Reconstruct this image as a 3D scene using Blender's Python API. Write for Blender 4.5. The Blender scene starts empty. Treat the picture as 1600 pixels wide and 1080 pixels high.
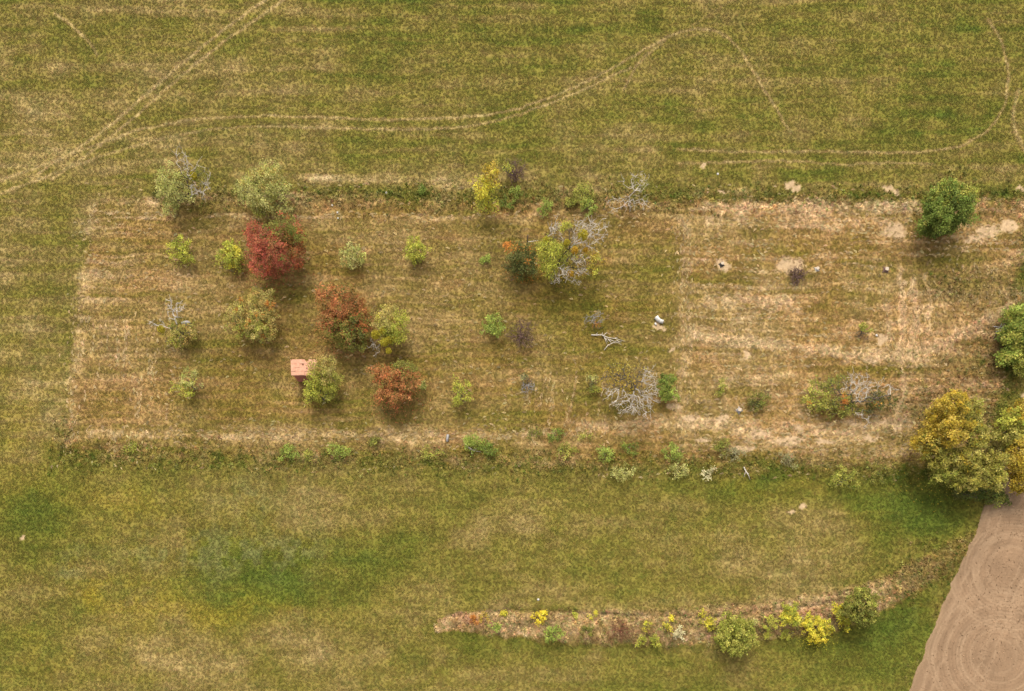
import bpy, math, random
import numpy as np
from mathutils import Vector

# ------------------------------------------------------------------ camera, sky, sun, exposure
scene = bpy.context.scene
col = scene.collection
PXM = 0.1                       # metres of ground per pixel of the 1600 px wide photograph
CAM_H = 110.0                   # drone height
NAD = (800.0, 1010.0)           # ground point straight below the drone
cam_d = bpy.data.cameras.new('camera'); cam = bpy.data.objects.new('camera', cam_d); col.objects.link(cam)
cam.location = ((NAD[0]-800)*PXM, (540-NAD[1])*PXM, CAM_H)
cam.rotation_euler = (0, 0, 0)
cam_d.sensor_width = 36.0
cam_d.lens = 36.0*CAM_H/160.0
cam_d.shift_y = (NAD[1]-540)*PXM/160.0
cam_d.shift_x = -(NAD[0]-800)*PXM/160.0
cam_d.clip_start = 1.0; cam_d.clip_end = 6000.0
scene.camera = cam

SUN_EL = math.radians(50); SUN_AZ = math.radians(-8)      # azimuth measured from +Y (image up), clockwise
world = bpy.data.worlds.new('World'); scene.world = world; world.use_nodes = True
wn = world.node_tree.nodes; wl = world.node_tree.links
bg = wn['Background']
sky = wn.new('ShaderNodeTexSky'); sky.sky_type = 'NISHITA'; sky.sun_disc = False
sky.sun_elevation = SUN_EL; sky.sun_rotation = SUN_AZ
sky.air_density = 1.0; sky.dust_density = 4.0; sky.ozone_density = 1.0
hsv = wn.new('ShaderNodeHueSaturation'); hsv.inputs['Saturation'].default_value = 0.12   # thin high cloud
wl.new(sky.outputs[0], hsv.inputs['Color']); wl.new(hsv.outputs[0], bg.inputs['Color'])
bg.inputs['Strength'].default_value = 0.15
sun_d = bpy.data.lights.new('sun', 'SUN'); sun = bpy.data.objects.new('sun', sun_d); col.objects.link(sun)
sun_d.energy = 0.95; sun_d.angle = math.radians(24); sun_d.color = (1.0, 0.93, 0.82)
sdir = Vector((math.sin(SUN_AZ)*math.cos(SUN_EL), math.cos(SUN_AZ)*math.cos(SUN_EL), math.sin(SUN_EL)))
sun.rotation_euler = sdir.to_track_quat('Z', 'Y').to_euler()
sun.location = (0, 0, 60)
scene.view_settings.view_transform = 'Standard'; scene.view_settings.look = 'None'
scene.view_settings.exposure = 1.31; scene.view_settings.gamma = 1.0
scene.view_settings.use_curve_mapping = False
scene.render.engine = 'CYCLES'

# ------------------------------------------------------------------ helpers
RT = np.random.RandomState(7).rand(8, 256, 256)
def vnoise(x, y, k=0):
    xi = np.floor(x).astype(np.int64); yi = np.floor(y).astype(np.int64)
    fx = x-xi; fy = y-yi
    fx = fx*fx*(3-2*fx); fy = fy*fy*(3-2*fy)
    t = RT[k % 8]; o = (k//8)*57
    x0 = (xi+o) & 255; x1 = (xi+1+o) & 255; y0 = (yi+o*3) & 255; y1 = (yi+1+o*3) & 255
    return (t[x0, y0]*(1-fx)+t[x1, y0]*fx)*(1-fy)+(t[x0, y1]*(1-fx)+t[x1, y1]*fx)*fy
def fbm(x, y, sx, sy=None, k=0, octv=4):
    sy = sy or sx
    a = 0; w = 0.5; s = 0
    x = x/sx; y = y/sy
    for i in range(octv):
        a = a+w*vnoise(x+13.7*i, y+7.3*i, k+i); s += w; w *= 0.55
        x, y = x*2.03, y*2.03
    return a/s
def sstep(a, b, v):
    t = np.clip((v-a)/(b-a), 0, 1); return t*t*(3-2*t)
def pdist(px, py, pts):
    d = np.full(px.shape, 1e9)
    for (x0, y0), (x1, y1) in zip(pts[:-1], pts[1:]):
        dx, dy = x1-x0, y1-y0; L = dx*dx+dy*dy+1e-9
        t = np.clip(((px-x0)*dx+(py-y0)*dy)/L, 0, 1)
        d = np.minimum(d, np.hypot(px-x0-t*dx, py-y0-t*dy))
    return d
def smooth_line(pts, n=4):
    p = np.array(pts, float)
    for _ in range(n):
        q = [p[0]]
        for a, b in zip(p[:-1], p[1:]): q += [a*.75+b*.25, a*.25+b*.75]
        q.append(p[-1]); p = np.array(q)
        if len(p) > 60: break
    return [tuple(v) for v in p]
def G(px, py): return ((px-800)*PXM, (540-py)*PXM)
def unproj(sx, sy, z):
    """ground-plan position of a point seen at photo pixel (sx, sy) and standing z metres high"""
    f = (CAM_H-z)/CAM_H
    return np.array([((NAD[0]+(sx-NAD[0])*f)-800)*PXM, (540-(NAD[1]+(sy-NAD[1])*f))*PXM, z])

def mesh_fast(name, verts, faces_flat, nper, mats, attr=None, attr_name='tint', smooth=False):
    """faces_flat: flat int array, nper verts per face"""
    me = bpy.data.meshes.new(name)
    verts = np.asarray(verts, np.float32).reshape(-1, 3); ff = np.asarray(faces_flat, np.int32).ravel()
    nf = len(ff)//nper
    me.vertices.add(len(verts)); me.vertices.foreach_set('co', verts.ravel())
    me.loops.add(len(ff)); me.loops.foreach_set('vertex_index', ff)
    me.polygons.add(nf)
    me.polygons.foreach_set('loop_start', np.arange(0, nf*nper, nper, dtype=np.int32))
    if smooth: me.polygons.foreach_set('use_smooth', np.ones(nf, bool))
    me.update(calc_edges=True)
    if attr is not None:
        a = me.attributes.new(attr_name, 'FLOAT_COLOR', 'POINT')
        c = np.ones((len(verts), 4), np.float32); c[:, :3] = attr
        a.data.foreach_set('color', c.ravel())
    for m in (mats if isinstance(mats, (list, tuple)) else [mats]): me.materials.append(m)
    return me
def link(name, me, parent=None):
    o = bpy.data.objects.new(name, me); col.objects.link(o)
    if parent is not None: o.parent = parent
    return o
def tag(o, label=None, cat=None, group=None, kind=None):
    if label: o['label'] = label
    if cat: o['category'] = cat
    if group: o['group'] = group
    if kind: o['kind'] = kind
    return o
def empty(name, loc, label, cat, group=None):
    o = bpy.data.objects.new(name, None); col.objects.link(o); o.location = loc
    o.empty_display_size = 0.5
    return tag(o, label, cat, group)

# ------------------------------------------------------------------ materials
def mat_base(name, rough=0.85, spec=0.2):
    m = bpy.data.materials.new(name); m.use_nodes = True
    b = m.node_tree.nodes['Principled BSDF']
    b.inputs['Roughness'].default_value = rough; b.inputs['Specular IOR Level'].default_value = spec
    return m, m.node_tree.nodes, m.node_tree.links, b
def noise_node(n, l, scale, detail=4, coord=None, rough=0.6):
    t = n.new('ShaderNodeTexNoise'); t.inputs['Scale'].default_value = scale
    t.inputs['Detail'].default_value = detail; t.inputs['Roughness'].default_value = rough
    if coord is not None: l.new(coord, t.inputs['Vector'])
    return t
def math_node(n, l, op, a, b=None):
    t = n.new('ShaderNodeMath'); t.operation = op
    for i, v in enumerate((a, b)):
        if v is None: continue
        if isinstance(v, (int, float)): t.inputs[i].default_value = v
        else: l.new(v, t.inputs[i])
    return t.outputs[0]
def scale_col(n, l, c, f):
    t = n.new('ShaderNodeVectorMath'); t.operation = 'SCALE'
    l.new(c, t.inputs[0])
    if isinstance(f, (int, float)): t.inputs['Scale'].default_value = f
    else: l.new(f, t.inputs['Scale'])
    return t.outputs[0]

def make_turf_mat():
    m, n, l, b = mat_base('turf', 0.95, 0.05)
    at = n.new('ShaderNodeAttribute'); at.attribute_name = 'tint'
    geo = n.new('ShaderNodeNewGeometry')
    n1 = noise_node(n, l, 2.2, 6, geo.outputs['Position'], 0.7)
    n2 = noise_node(n, l, 0.5, 4, geo.outputs['Position'], 0.6)
    f = math_node(n, l, 'MULTIPLY_ADD', n1.outputs[0], 1.1)
    f.node.inputs[2].default_value = 0.38
    f2 = math_node(n, l, 'MULTIPLY_ADD', n2.outputs[0], 0.4)
    f2.node.inputs[2].default_value = 0.9
    ff = math_node(n, l, 'MULTIPLY', f, f2)
    l.new(scale_col(n, l, at.outputs['Color'], ff), b.inputs['Base Color'])
    bp = n.new('ShaderNodeBump'); bp.inputs['Strength'].default_value = 0.5; bp.inputs['Distance'].default_value = 0.12
    l.new(n1.outputs[0], bp.inputs['Height']); l.new(bp.outputs[0], b.inputs['Normal'])
    return m
M_TURF = make_turf_mat()
def make_blade_mat(name, lo, hi, transl=0.25):
    m, n, l, b = mat_base(name, 0.8, 0.1)
    at = n.new('ShaderNodeAttribute'); at.attribute_name = 'tint'; at.attribute_type = 'INSTANCER'
    oi = n.new('ShaderNodeObjectInfo')
    f = math_node(n, l, 'MULTIPLY_ADD', oi.outputs['Random'], hi-lo); f.node.inputs[2].default_value = lo
    c = scale_col(n, l, at.outputs['Color'], f)
    l.new(c, b.inputs['Base Color'])
    tr = n.new('ShaderNodeBsdfTranslucent'); l.new(c, tr.inputs['Color'])
    mx = n.new('ShaderNodeMixShader'); mx.inputs[0].default_value = transl
    l.new(b.outputs[0], mx.inputs[1]); l.new(tr.outputs[0], mx.inputs[2])
    l.new(mx.outputs[0], n['Material Output'].inputs['Surface'])
    return m
M_BLADE = make_blade_mat('grass_blade', 0.76, 1.28)
M_STRAW = make_blade_mat('straw_blade', 0.6, 1.45, 0.15)
def make_leaf_mat():
    m, n, l, b = mat_base('leaf', 0.75, 0.1)
    at = n.new('ShaderNodeAttribute'); at.attribute_name = 'tint'
    l.new(at.outputs['Color'], b.inputs['Base Color'])
    tr = n.new('ShaderNodeBsdfTranslucent'); l.new(at.outputs['Color'], tr.inputs['Color'])
    mx = n.new('ShaderNodeMixShader'); mx.inputs[0].default_value = 0.3
    l.new(b.outputs[0], mx.inputs[1]); l.new(tr.outputs[0], mx.inputs[2])
    l.new(mx.outputs[0], n['Material Output'].inputs['Surface'])
    return m
M_LEAF = make_leaf_mat()
def bark_mat(name, c1, c2, scale=6):
    m, n, l, b = mat_base(name, 0.9, 0.1)
    geo = n.new('ShaderNodeNewGeometry')
    t = noise_node(n, l, scale, 5, geo.outputs['Position'])
    r = n.new('ShaderNodeValToRGB'); r.color_ramp.elements[0].position = .3; r.color_ramp.elements[1].position = .7
    r.color_ramp.elements[0].color = (*c1, 1); r.color_ramp.elements[1].color = (*c2, 1)
    l.new(t.outputs[0], r.inputs[0]); l.new(r.outputs[0], b.inputs['Base Color'])
    bp = n.new('ShaderNodeBump'); bp.inputs['Strength'].default_value = 0.6; bp.inputs['Distance'].default_value = 0.03
    l.new(t.outputs[0], bp.inputs['Height']); l.new(bp.outputs[0], b.inputs['Normal'])
    return m
M_BARK = bark_mat('bark', (0.05, 0.04, 0.03), (0.13, 0.105, 0.08))
M_DEAD = bark_mat('dead_wood', (0.31, 0.26, 0.20), (0.52, 0.455, 0.37))
M_GREYW = bark_mat('grey_wood', (0.13, 0.12, 0.11), (0.3, 0.27, 0.25))
M_PURPLE = bark_mat('purple_twig', (0.085, 0.050, 0.038), (0.16, 0.095, 0.072))
M_REDTW = bark_mat('red_twig', (0.12, 0.05, 0.03), (0.2, 0.09, 0.045))
M_WHITEW = bark_mat('birch_log', (0.34, 0.31, 0.27), (0.52, 0.48, 0.43), 3)
M_CUT = bark_mat('cut_wood', (0.25, 0.19, 0.13), (0.42, 0.34, 0.25), 14)
M_DARKP = bark_mat('weathered_pole', (0.03, 0.027, 0.025), (0.08, 0.07, 0.06), 9)
M_ROOF = bark_mat('salmon_roof', (0.36, 0.18, 0.11), (0.48, 0.25, 0.16), 2.5)
M_BOARD = bark_mat('red_board', (0.25, 0.082, 0.056), (0.38, 0.145, 0.10), 7)
M_STONE = bark_mat('pale_stone', (0.28, 0.25, 0.21), (0.44, 0.41, 0.36), 9)
def make_soil_mat():
    m, n, l, b = mat_base('tilled_soil', 0.95, 0.05)
    at = n.new('ShaderNodeAttribute'); at.attribute_name = 'tint'
    geo = n.new('ShaderNodeNewGeometry')
    n1 = noise_node(n, l, 3.5, 6, geo.outputs['Position'], 0.75)
    f = math_node(n, l, 'MULTIPLY_ADD', n1.outputs[0], 0.8); f.node.inputs[2].default_value = 0.6
    l.new(scale_col(n, l, at.outputs['Color'], f), b.inputs['Base Color'])
    bp = n.new('ShaderNodeBump'); bp.inputs['Strength'].default_value = 0.45; bp.inputs['Distance'].default_value = 0.08
    l.new(n1.outputs[0], bp.inputs['Height']); l.new(bp.outputs[0], b.inputs['Normal'])
    return m
M_SOIL = make_soil_mat()

# ------------------------------------------------------------------ what grows where (all in plan coordinates, 10 px = 1 m)
PLOT = [(145, 312), (1612, 316), (1536, 730), (102, 706)]
def plot_dist(px, py):
    d = np.full(px.shape, 1e9)
    for (x0, y0), (x1, y1) in zip(PLOT, PLOT[1:]+PLOT[:1]):
        L = math.hypot(x1-x0, y1-y0)
        d = np.minimum(d, ((px-x0)*(-(y1-y0))+(py-y0)*(x1-x0))/L)
    return d          # positive inside
TRACK_MAIN = smooth_line([(-60, 300), (60, 262), (150, 225), (250, 193), (350, 182), (450, 181), (600, 187), (700, 184), (800, 174), (880, 145), (960, 105), (1010, 75), (1050, 53), (1090, 43), (1125, 48), (1155, 75), (1180, 115), (1210, 165), (1235, 208)])
TRACK_PAIR = smooth_line([(-60, 325), (70, 277), (165, 240), (280, 208), (400, 196), (520, 200), (650, 203), (760, 194), (830, 172), (900, 145), (985, 105)])
TRACK_DIAG = smooth_line([(60, 270), (150, 215), (250, 128), (340, 52), (430, -10)])
TRACK_DIAG2 = smooth_line([(80, 280), (165, 222), (262, 136), (354, 60), (445, 0)])
TRACKS = [(TRACK_MAIN, 2.8, .36), (TRACK_PAIR, 2.4, .34), (TRACK_DIAG, 3.5, .38), (TRACK_DIAG2, 3.4, .36),
          (smooth_line([(85, 20), (115, 40), (145, 72), (150, 85)]), 3, .36),
          (smooth_line([(1060, 232), (1150, 238), (1300, 237), (1440, 240), (1510, 228), (1560, 192), (1579, 130), (1570, 70), (1545, 30)]), 2.8, .34),
          (smooth_line([(1060, 254), (1160, 253), (1240, 251), (1320, 259), (1380, 254), (1460, 256)]), 2.6, .32),
          (smooth_line([(975, 140), (990, 108), (1015, 80), (1040, 62)]), 2.4, .32),
          (smooth_line([(600, 236), (760, 220), (900, 206)]), 2, .12),
          (smooth_line([(1592, 140), (1583, 175), (1585, 205), (1600, 235)]), 4, .32),
          (smooth_line([(1080, 40), (1130, 10), (1160, -10)]), 2.5, .2),
          (smooth_line([(1165, 60), (1195, 125), (1218, 160)]), 1.6, .15)]
# lines of cut straw inside the plot: (points, half width px, strength)
SWATHS = [([(1068, 345), (1072, 450), (1070, 560), (1062, 650)], 11, .22),
          ([(1082, 522), (1120, 527), (1170, 535), (1230, 540), (1262, 543)], 6, .55),
          ([(1262, 543), (1310, 552), (1360, 560), (1420, 556), (1480, 535), (1540, 500), (1600, 462)], 8, .46),
          ([(1440, 556), (1510, 520), (1570, 485)], 5, .36),
          ([(1100, 470), (1170, 468), (1240, 480)], 9, .3), ([(1150, 500), (1200, 488), (1260, 478)], 3, .2),
          ([(1405, 420), (1412, 480), (1405, 550)], 5, .46), ([(1425, 440), (1432, 500), (1422, 560)], 5, .46), ([(1385, 470), (1392, 520), (1380, 560)], 5, .26), ([(1445, 430), (1452, 480), (1448, 520)], 3, .25),
          ([(900, 668), (1000, 664), (1100, 662), (1200, 680), (1300, 676), (1420, 660)], 13, .32),
          ([(140, 676), (300, 680), (500, 680), (700, 684), (860, 676)], 8, .26),
          ([(170, 337), (330, 338), (480, 337), (700, 339), (1000, 336)], 3, .2),
          ([(1110, 345), (1300, 350), (1420, 345)], 10, .2),
          ([(1410, 560), (1412, 610), (1400, 670)], 5, .3), ([(470, 281), (700, 284), (760, 285)], 8, .16), ([(1100, 322), (1300, 324), (1430, 326)], 9, .3),
          ([(140, 330), (130, 420), (118, 560), (108, 690)], 6, .12)]
BARE = [(1131, 413, 11, 9), (1234, 414, 22, 13), (1100, 257, 6, 6), (1398, 362, 19, 13), (1545, 362, 22, 11), (1575, 352, 16, 9), (1520, 375, 18, 6),
        (1085, 524, 6, 4), (1378, 530, 8, 11), (1361, 562, 11, 5), (1408, 566, 4, 4), (1165, 555, 7, 5), (1238, 798, 7, 4), (1252, 793, 5, 3),
        (1188, 678, 18, 6), (1230, 688, 26, 7), (1128, 656, 9, 7), (1380, 660, 9, 6), (1400, 668, 9, 5), (1250, 672, 8, 8), (1160, 700, 20, 5), (1290, 690, 18, 5),
        (1235, 288, 8, 7), (1246, 296, 7, 5), (1128, 300, 6, 4), (1386, 294, 8, 6), (1398, 302, 7, 5), (1595, 296, 6, 4),
        (1050, 548, 5, 6), (1030, 510, 10, 4), (1055, 635, 10, 7), (1330, 662, 12, 4), (32, 838, 4, 4), (1080, 655, 16, 5), (1100, 690, 14, 4), (1360, 685, 14, 4), (1608, 620, 14, 18)]
# hedge-bank in the south field: a low rise of dry grass with a ditch along its upper edge
BANK = smooth_line([(688, 976), (720, 972), (800, 974), (900, 980), (1000, 984), (1100, 978), (1200, 968), (1280, 960), (1340, 945), (1390, 925), (1440, 895), (1480, 872), (1520, 848)])
DITCH = smooth_line([(700, 962), (760, 953), (840, 955), (920, 959), (1000, 962), (1100, 965), (1160, 962), (1230, 950), (1300, 940)])
FIELD_EDGE = [(1580, 690), (1538, 790), (1500, 880), (1458, 980), (1418, 1080), (1376, 1190), (1330, 1310)]
def field_edge_x(py):
    ys = [p[1] for p in FIELD_EDGE]; xs = [p[0] for p in FIELD_EDGE]
    return np.interp(py, ys, xs)+(fbm(py, py*0, 12, k=3, octv=4)-.5)*8

def blob(px, py, cx, cy, rx, ry, rot=0.0):
    c, s = math.cos(rot), math.sin(rot)
    u = ((px-cx)*c+(py-cy)*s)/rx; v = (-(px-cx)*s+(py-cy)*c)/ry
    return np.exp(-(u*u+v*v))

D_KEYS = [0.0, .18, .38, .58, .75, .9, 1.0]
D_RGB = np.array([(0.064, 0.082, 0.011), (0.098, 0.095, 0.014), (0.139, 0.111, 0.022), (0.174, 0.126, 0.037), (0.238, 0.168, 0.062), (0.325, 0.235, 0.104), (0.40, 0.295, 0.15)])
def cover(px, py):
    """returns tint rgb, bare mask, straw mask, rough (tall growth) mask"""
    w1 = fbm(px, py, 60, k=1); w2 = fbm(px+500, py, 60, k=2)
    wx = px+(w1-.5)*50; wy = py+(w2-.5)*50
    f1 = fbm(px, py, 12, k=3, octv=3); f2 = fbm(px+99, py, 12, k=4, octv=3)
    fx = px+(f1-.5)*14; fy = py+(f2-.5)*14
    nl = fbm(px, py, 230, 150, k=0, octv=4); nm = fbm(px, py, 46, 34, k=5, octv=4); nf = fbm(px, py, 9, k=6, octv=3)
    hs = fbm(px, py+(w1-.5)*10, 260, 9, k=2, octv=3)
    hs2 = fbm(px, py+(w1-.5)*16, 90, 4.2, k=9, octv=2)
    vs = fbm(px+(w2-.5)*10+py*.05, py, 4.5, 70, k=10, octv=2)
    pd = plot_dist(px, py)
    inn = sstep(-9, 9, pd+(f1-.5)*22)
    south = sstep(700, 730, py)*(1-inn)
    north = (1-south)*(1-inn)
    # --- outer meadows
    dn = .40+.36*(nl-.5)+.56*(nm-.5)+.40*(hs-.5)+.22*(hs2-.5)+.12*(nf-.5)
    dn = dn+.06*(1-sstep(90, 330, px))+.05*blob(wx, wy, 300, 60, 160, 90)
    dn = dn-.06*blob(wx, wy, 1500, 150, 150, 200)
    dn = dn+.16*np.exp(-((py-277)/9.)**2)*sstep(440, 480, px)*(1-sstep(930, 1000, px))
    trk = np.zeros(px.shape); amp = np.zeros(px.shape)
    for pts, hw, s in TRACKS:
        d = pdist(fx*.35+px*.65, fy*.35+py*.65, pts)
        trk = np.maximum(trk, np.exp(-(d/max(2.2, hw*.8))**2)*min(1., s*2.9)*(.85+.3*nm)); amp = np.maximum(amp, s*np.exp(-(d/12.)**2))
    trk = np.clip(trk, 0, 1); dn = dn*(1-trk)+trk*(.60+.62*amp+.25*(nf-.5))
    # swathy left margin
    dn = dn+.10*(1-sstep(60, 150, px))*(fbm(px+py*.35, py, 14, 90, k=11, octv=2)-.3)
    ds = .455+.30*(nl-.5)+.5*(nm-.5)+.18*(hs-.5)+.12*(nf-.5)
    for b in [(40, 815, 70, 70, -.26), (110, 770, 60, 40, -.12), (400, 900, 110, 70, -.24), (420, 940, 60, 35, -.16), (520, 935, 90, 22, -.14), (640, 830, 70, 50, -.12), (570, 880, 50, 80, -.14),
              (750, 770, 180, 25, -.12), (1120, 770, 150, 30, -.18), (1420, 780, 110, 45, -.24), (1450, 830, 70, 40, -.2), (1400, 960, 80, 55, -.3), (1370, 1040, 110, 60, -.2), (1260, 1010, 90, 30, -.12),
              (800, 1010, 170, 30, -.15), (60, 1010, 90, 70, -.1), (330, 790, 120, 30, -.05), (1300, 1060, 150, 30, -.08),
              (460, 990, 80, 50, .16), (160, 900, 90, 25, .1), (760, 830, 90, 25, .08), (560, 800, 150, 25, .07), (1230, 800, 90, 15, .12), (960, 860, 200, 40, .02), (620, 1040, 160, 40, .04), (1000, 950, 300, 14, .10), (260, 1020, 120, 40, .08)]:
        ds = ds+1.35*b[4]*blob(wx, wy, *b[:4])*(.55+.9*nm)
    d_bank = pdist(fx, fy, BANK)
    wbank = np.interp(px, [690, 760, 900, 1100, 1300, 1400, 1520], [10, 20, 26, 30, 32, 24, 18])
    bank = sstep(1.15, .75, d_bank/wbank)*(px > 680)
    ds = ds*(1-bank)+bank*(np.interp(px, [1370, 1440, 1520], [.80, .52, .44])+.4*(nf-.5)+.3*(nm-.5))
    rough_e = blob(wx, wy, 1455, 885, 60, 26, -.6)
    # --- the orchard plot
    east = sstep(1030, 1110, px+(w1-.5)*60)
    dp = .535+.20*(nl-.5)+.42*(nm-.5)+.24*(hs-.5)+.40*(hs2-.5)*(1-.2*east)+.22*(nf-.5)
    dp = dp+east*(.16+.12*(hs2-.5)+.2*(nf-.5))
    left = 1-sstep(180, 330, px+(w1-.5)*80)
    dp = dp+left*(.07+.28*(vs-.45)*sstep(450, 540, py)*sstep(.42, .6, nm)+.28*(hs2-.5)*(1-sstep(460, 560, py)))
    for b in [(560, 640, 380, 40, -.07), (900, 470, 160, 60, -.09), (980, 520, 90, 60, -.1), (700, 580, 200, 60, -.04), (480, 430, 160, 40, -.06), (800, 440, 120, 30, -.08), (1340, 575, 90, 14, -.22), (1130, 590, 70, 26, -.04), (1110, 435, 60, 14, -.14),
              (1200, 395, 90, 14, -.14), (1330, 465, 40, 10, -.2), (1490, 400, 60, 22, -.14), (1180, 640, 60, 15, -.16), (1490, 455, 60, 26, -.12), (880, 580, 60, 90, -.02), (1330, 640, 75, 30, -.12), (950, 640, 90, 22, -.08),
              (1140, 620, 40, 40, -.06), (640, 480, 80, 60, .06), (550, 470, 60, 40, .0), (420, 600, 120, 60, -.06), (270, 540, 50, 40, -.1), (690, 470, 120, 40, .05), (210, 420, 90, 60, .10), (300, 660, 150, 20, -.02)]:
        dp = dp+b[4]*blob(wx, wy, *b[:4])
    straw = np.zeros(px.shape)
    for pts, hw, s in SWATHS:
        d = pdist(fx, fy, pts)
        g = s*np.exp(-(d/hw)**2)*(.4+1.2*nf)
        straw = np.maximum(straw, g)
    slant = blob(px, py, 890, 630, 70, 45)*sstep(.55, .8, fbm(px+py*.16, py, 7, 90, k=12, octv=2))
    straw = np.maximum(straw, .34*slant)
    dp = dp+straw*inn*1.0
    d = dn*north+ds*south+dp*inn
    # verges between plot and meadows: uneven rougher growth
    verge = np.exp(-((pd+4)/16.)**2)
    d = d+verge*((fbm(px, py, 34, 16, k=13, octv=3)-.45)*.75)+straw*(1-inn)*.9
    vs_green = np.exp(-((pd+2)/22.)**2)*sstep(680, 720, py)
    d = d-.14*vs_green
    d = np.clip(d, 0, 1)
    rgb = np.stack([np.interp(d, D_KEYS, D_RGB[:, i]) for i in range(3)], -1)
    rgb = rgb*(1+.45*(fbm(px+31, py, 22, 15, k=20, octv=4)-.5)+.30*(fbm(px, py+(w1-.5)*14, 70, 5, k=21, octv=2)-.5))[..., None]
    weed = sstep(.60, .70, fbm(px+11, py+77, 13, k=22, octv=3))*(1-.6*inn)*.24
    rgb = rgb*(1-weed[..., None])+weed[..., None]*np.array((0.075, 0.088, 0.016))
    # herb patches with their own colours
    sage = np.clip(blob(wx, wy, 390, 775, 50, 26)+blob(wx, wy, 110, 885, 30, 26)+.8*blob(wx, wy, 300, 860, 130, 40)+.7*blob(wx, wy, 440, 860, 70, 40), 0, 1)*sstep(.42, .62, fbm(px, py, 16, k=14, octv=4))*.5
    rgb = rgb*(1-sage[..., None])+sage[..., None]*np.array((0.155, 0.145, 0.055))
    moss = np.clip(blob(wx, wy, 170, 930, 70, 26)+.6*blob(wx, wy, 330, 960, 150, 30)+.5*blob(wx, wy, 120, 1020, 110, 40)+.5*blob(wx, wy, 180, 790, 110, 30)+.4*blob(wx, wy, 30, 640, 60, 120)+.35*blob(wx, wy, 1200, 760, 120, 20), 0, 1)*sstep(.4, .62, fbm(px+70, py, 30, k=15, octv=4))*.75
    rgb = rgb*(1-moss[..., None])+moss[..., None]*np.array((0.21, 0.155, 0.018))
    red = (bank*blob(wx, wy, 740, 965, 40, 12)+bank*blob(px, py, 1262, 958, 30, 8)+.5*bank*blob(px, py, 1170, 955, 60, 7))*.7
    rgb = rgb*(1-red[..., None])+red[..., None]*np.array((0.27, 0.135, 0.07))
    rgb = rgb*(1-.5*bank[..., None])+.5*bank[..., None]*rgb*np.array((1.08, .92, 1.05))
    brown = np.clip(blob(wx, wy, 1455, 640, 75, 55)+blob(wx, wy, 1490, 458, 60, 24)+.8*blob(wx, wy, 1545, 545, 40, 70), 0, 1)*(.45+.6*nf)*inn
    rgb = rgb*(1-.6*brown[..., None])+.6*brown[..., None]*np.array((0.135, 0.094, 0.036))
    russet = np.clip(inn*(.45+sstep(.45, .7, fbm(px-300, py, 80, 40, k=16, octv=3))*.6), 0, 1)
    rgb = rgb*(1-russet[..., None])+russet[..., None]*rgb*np.array((1.10, .94, .95))
    bare = np.zeros(px.shape)
    for cx, cy, rx, ry in BARE:
        u = (fx-cx)/rx; v = (fy-cy)/ry
        bare = np.maximum(bare, sstep(1.45, .5, np.sqrt(u*u+v*v)))
    bare = .9*sstep(.2, .85, bare+(fbm(px, py, 5, k=18, octv=3)-.5)*1.1*(bare > .02))
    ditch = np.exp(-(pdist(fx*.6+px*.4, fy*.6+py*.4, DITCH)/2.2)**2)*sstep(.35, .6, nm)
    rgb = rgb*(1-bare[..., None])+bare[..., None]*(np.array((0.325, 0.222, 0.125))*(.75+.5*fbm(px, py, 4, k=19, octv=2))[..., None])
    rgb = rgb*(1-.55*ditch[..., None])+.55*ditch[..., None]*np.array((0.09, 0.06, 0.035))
    fe = np.abs(px-np.interp(py, [p[1] for p in FIELD_EDGE], [p[0] for p in FIELD_EDGE]))*(py > 760)+999*(py <= 760)
    tall = np.clip(np.exp(-(fe/9.)**2)*.6*sstep(.35, .6, nm)+verge*1.1*((px > 240) | (py > 650))+bank*.9+rough_e+blob(wx, wy, 1440, 630, 70, 50)*.8+blob(wx, wy, 1490, 450, 50, 18)*.7+blob(px, py, 1490, 283, 22, 12)*1.5+blob(wx, wy, 1540, 560, 40, 60)*.8, 0, 1)
    return rgb, bare, straw*1.1+.26*east*inn*sstep(.5, .7, hs2)+left*inn*sstep(.5, .72, np.where(py > 500, vs, hs2))*sstep(.42, .62, nm)*.42, tall

def height(x, y):
    px = x/PXM+800; py = 540-y/PXM
    z = .5*(fbm(px, py, 420, k=1, octv=2)-.5)+.10*(fbm(px, py, 50, k=2, octv=2)-.5)
    db = pdist(px, py, BANK[::3]+[BANK[-1]])
    z = z+.5*np.exp(-(db/22.)**2)
    z = z-.28*np.exp(-(pdist(px, py, DITCH[::3]+[DITCH[-1]])/4.)**2)
    return z
def hz(x, y): return float(height(np.array([x]), np.array([y]))[0])

# ------------------------------------------------------------------ ground sheet
def far_steps(a, n, s):
    out = []; d = s
    for _ in range(n): a = a+d; out.append(a); d *= 1.55
    return out
def build_ground():
    cx = np.arange(-90, 90.01, 0.25); cy = np.arange(-62, 62.01, 0.25)
    ex = far_steps(90, 15, 2); ey = far_steps(62, 15, 2)
    xs = np.concatenate([[-v for v in ex[::-1]], cx, ex]); ys = np.concatenate([[-v for v in ey[::-1]], cy, ey])
    X, Y = np.meshgrid(xs, ys); X = X.ravel(); Y = Y.ravel()
    px = X/PXM+800; py = 540-Y/PXM
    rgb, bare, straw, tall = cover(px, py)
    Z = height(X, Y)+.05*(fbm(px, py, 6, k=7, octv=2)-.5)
    far = np.maximum(np.abs(X)-90, np.abs(Y)-62)
    Z = np.where(far > 0, Z*np.exp(-np.maximum(far, 0)/300), Z)
    nx, ny = len(xs), len(ys)
    i = np.arange((ny-1)*nx).reshape(ny-1, nx)[:, :-1].ravel()
    F = np.stack([i, i+1, i+1+nx, i+nx], -1)
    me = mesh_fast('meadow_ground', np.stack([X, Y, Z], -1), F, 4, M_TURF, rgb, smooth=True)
    tag(link('meadow_ground', me), 'olive and straw coloured mown meadow ground under the orchard', kind='structure')
build_ground()

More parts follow.
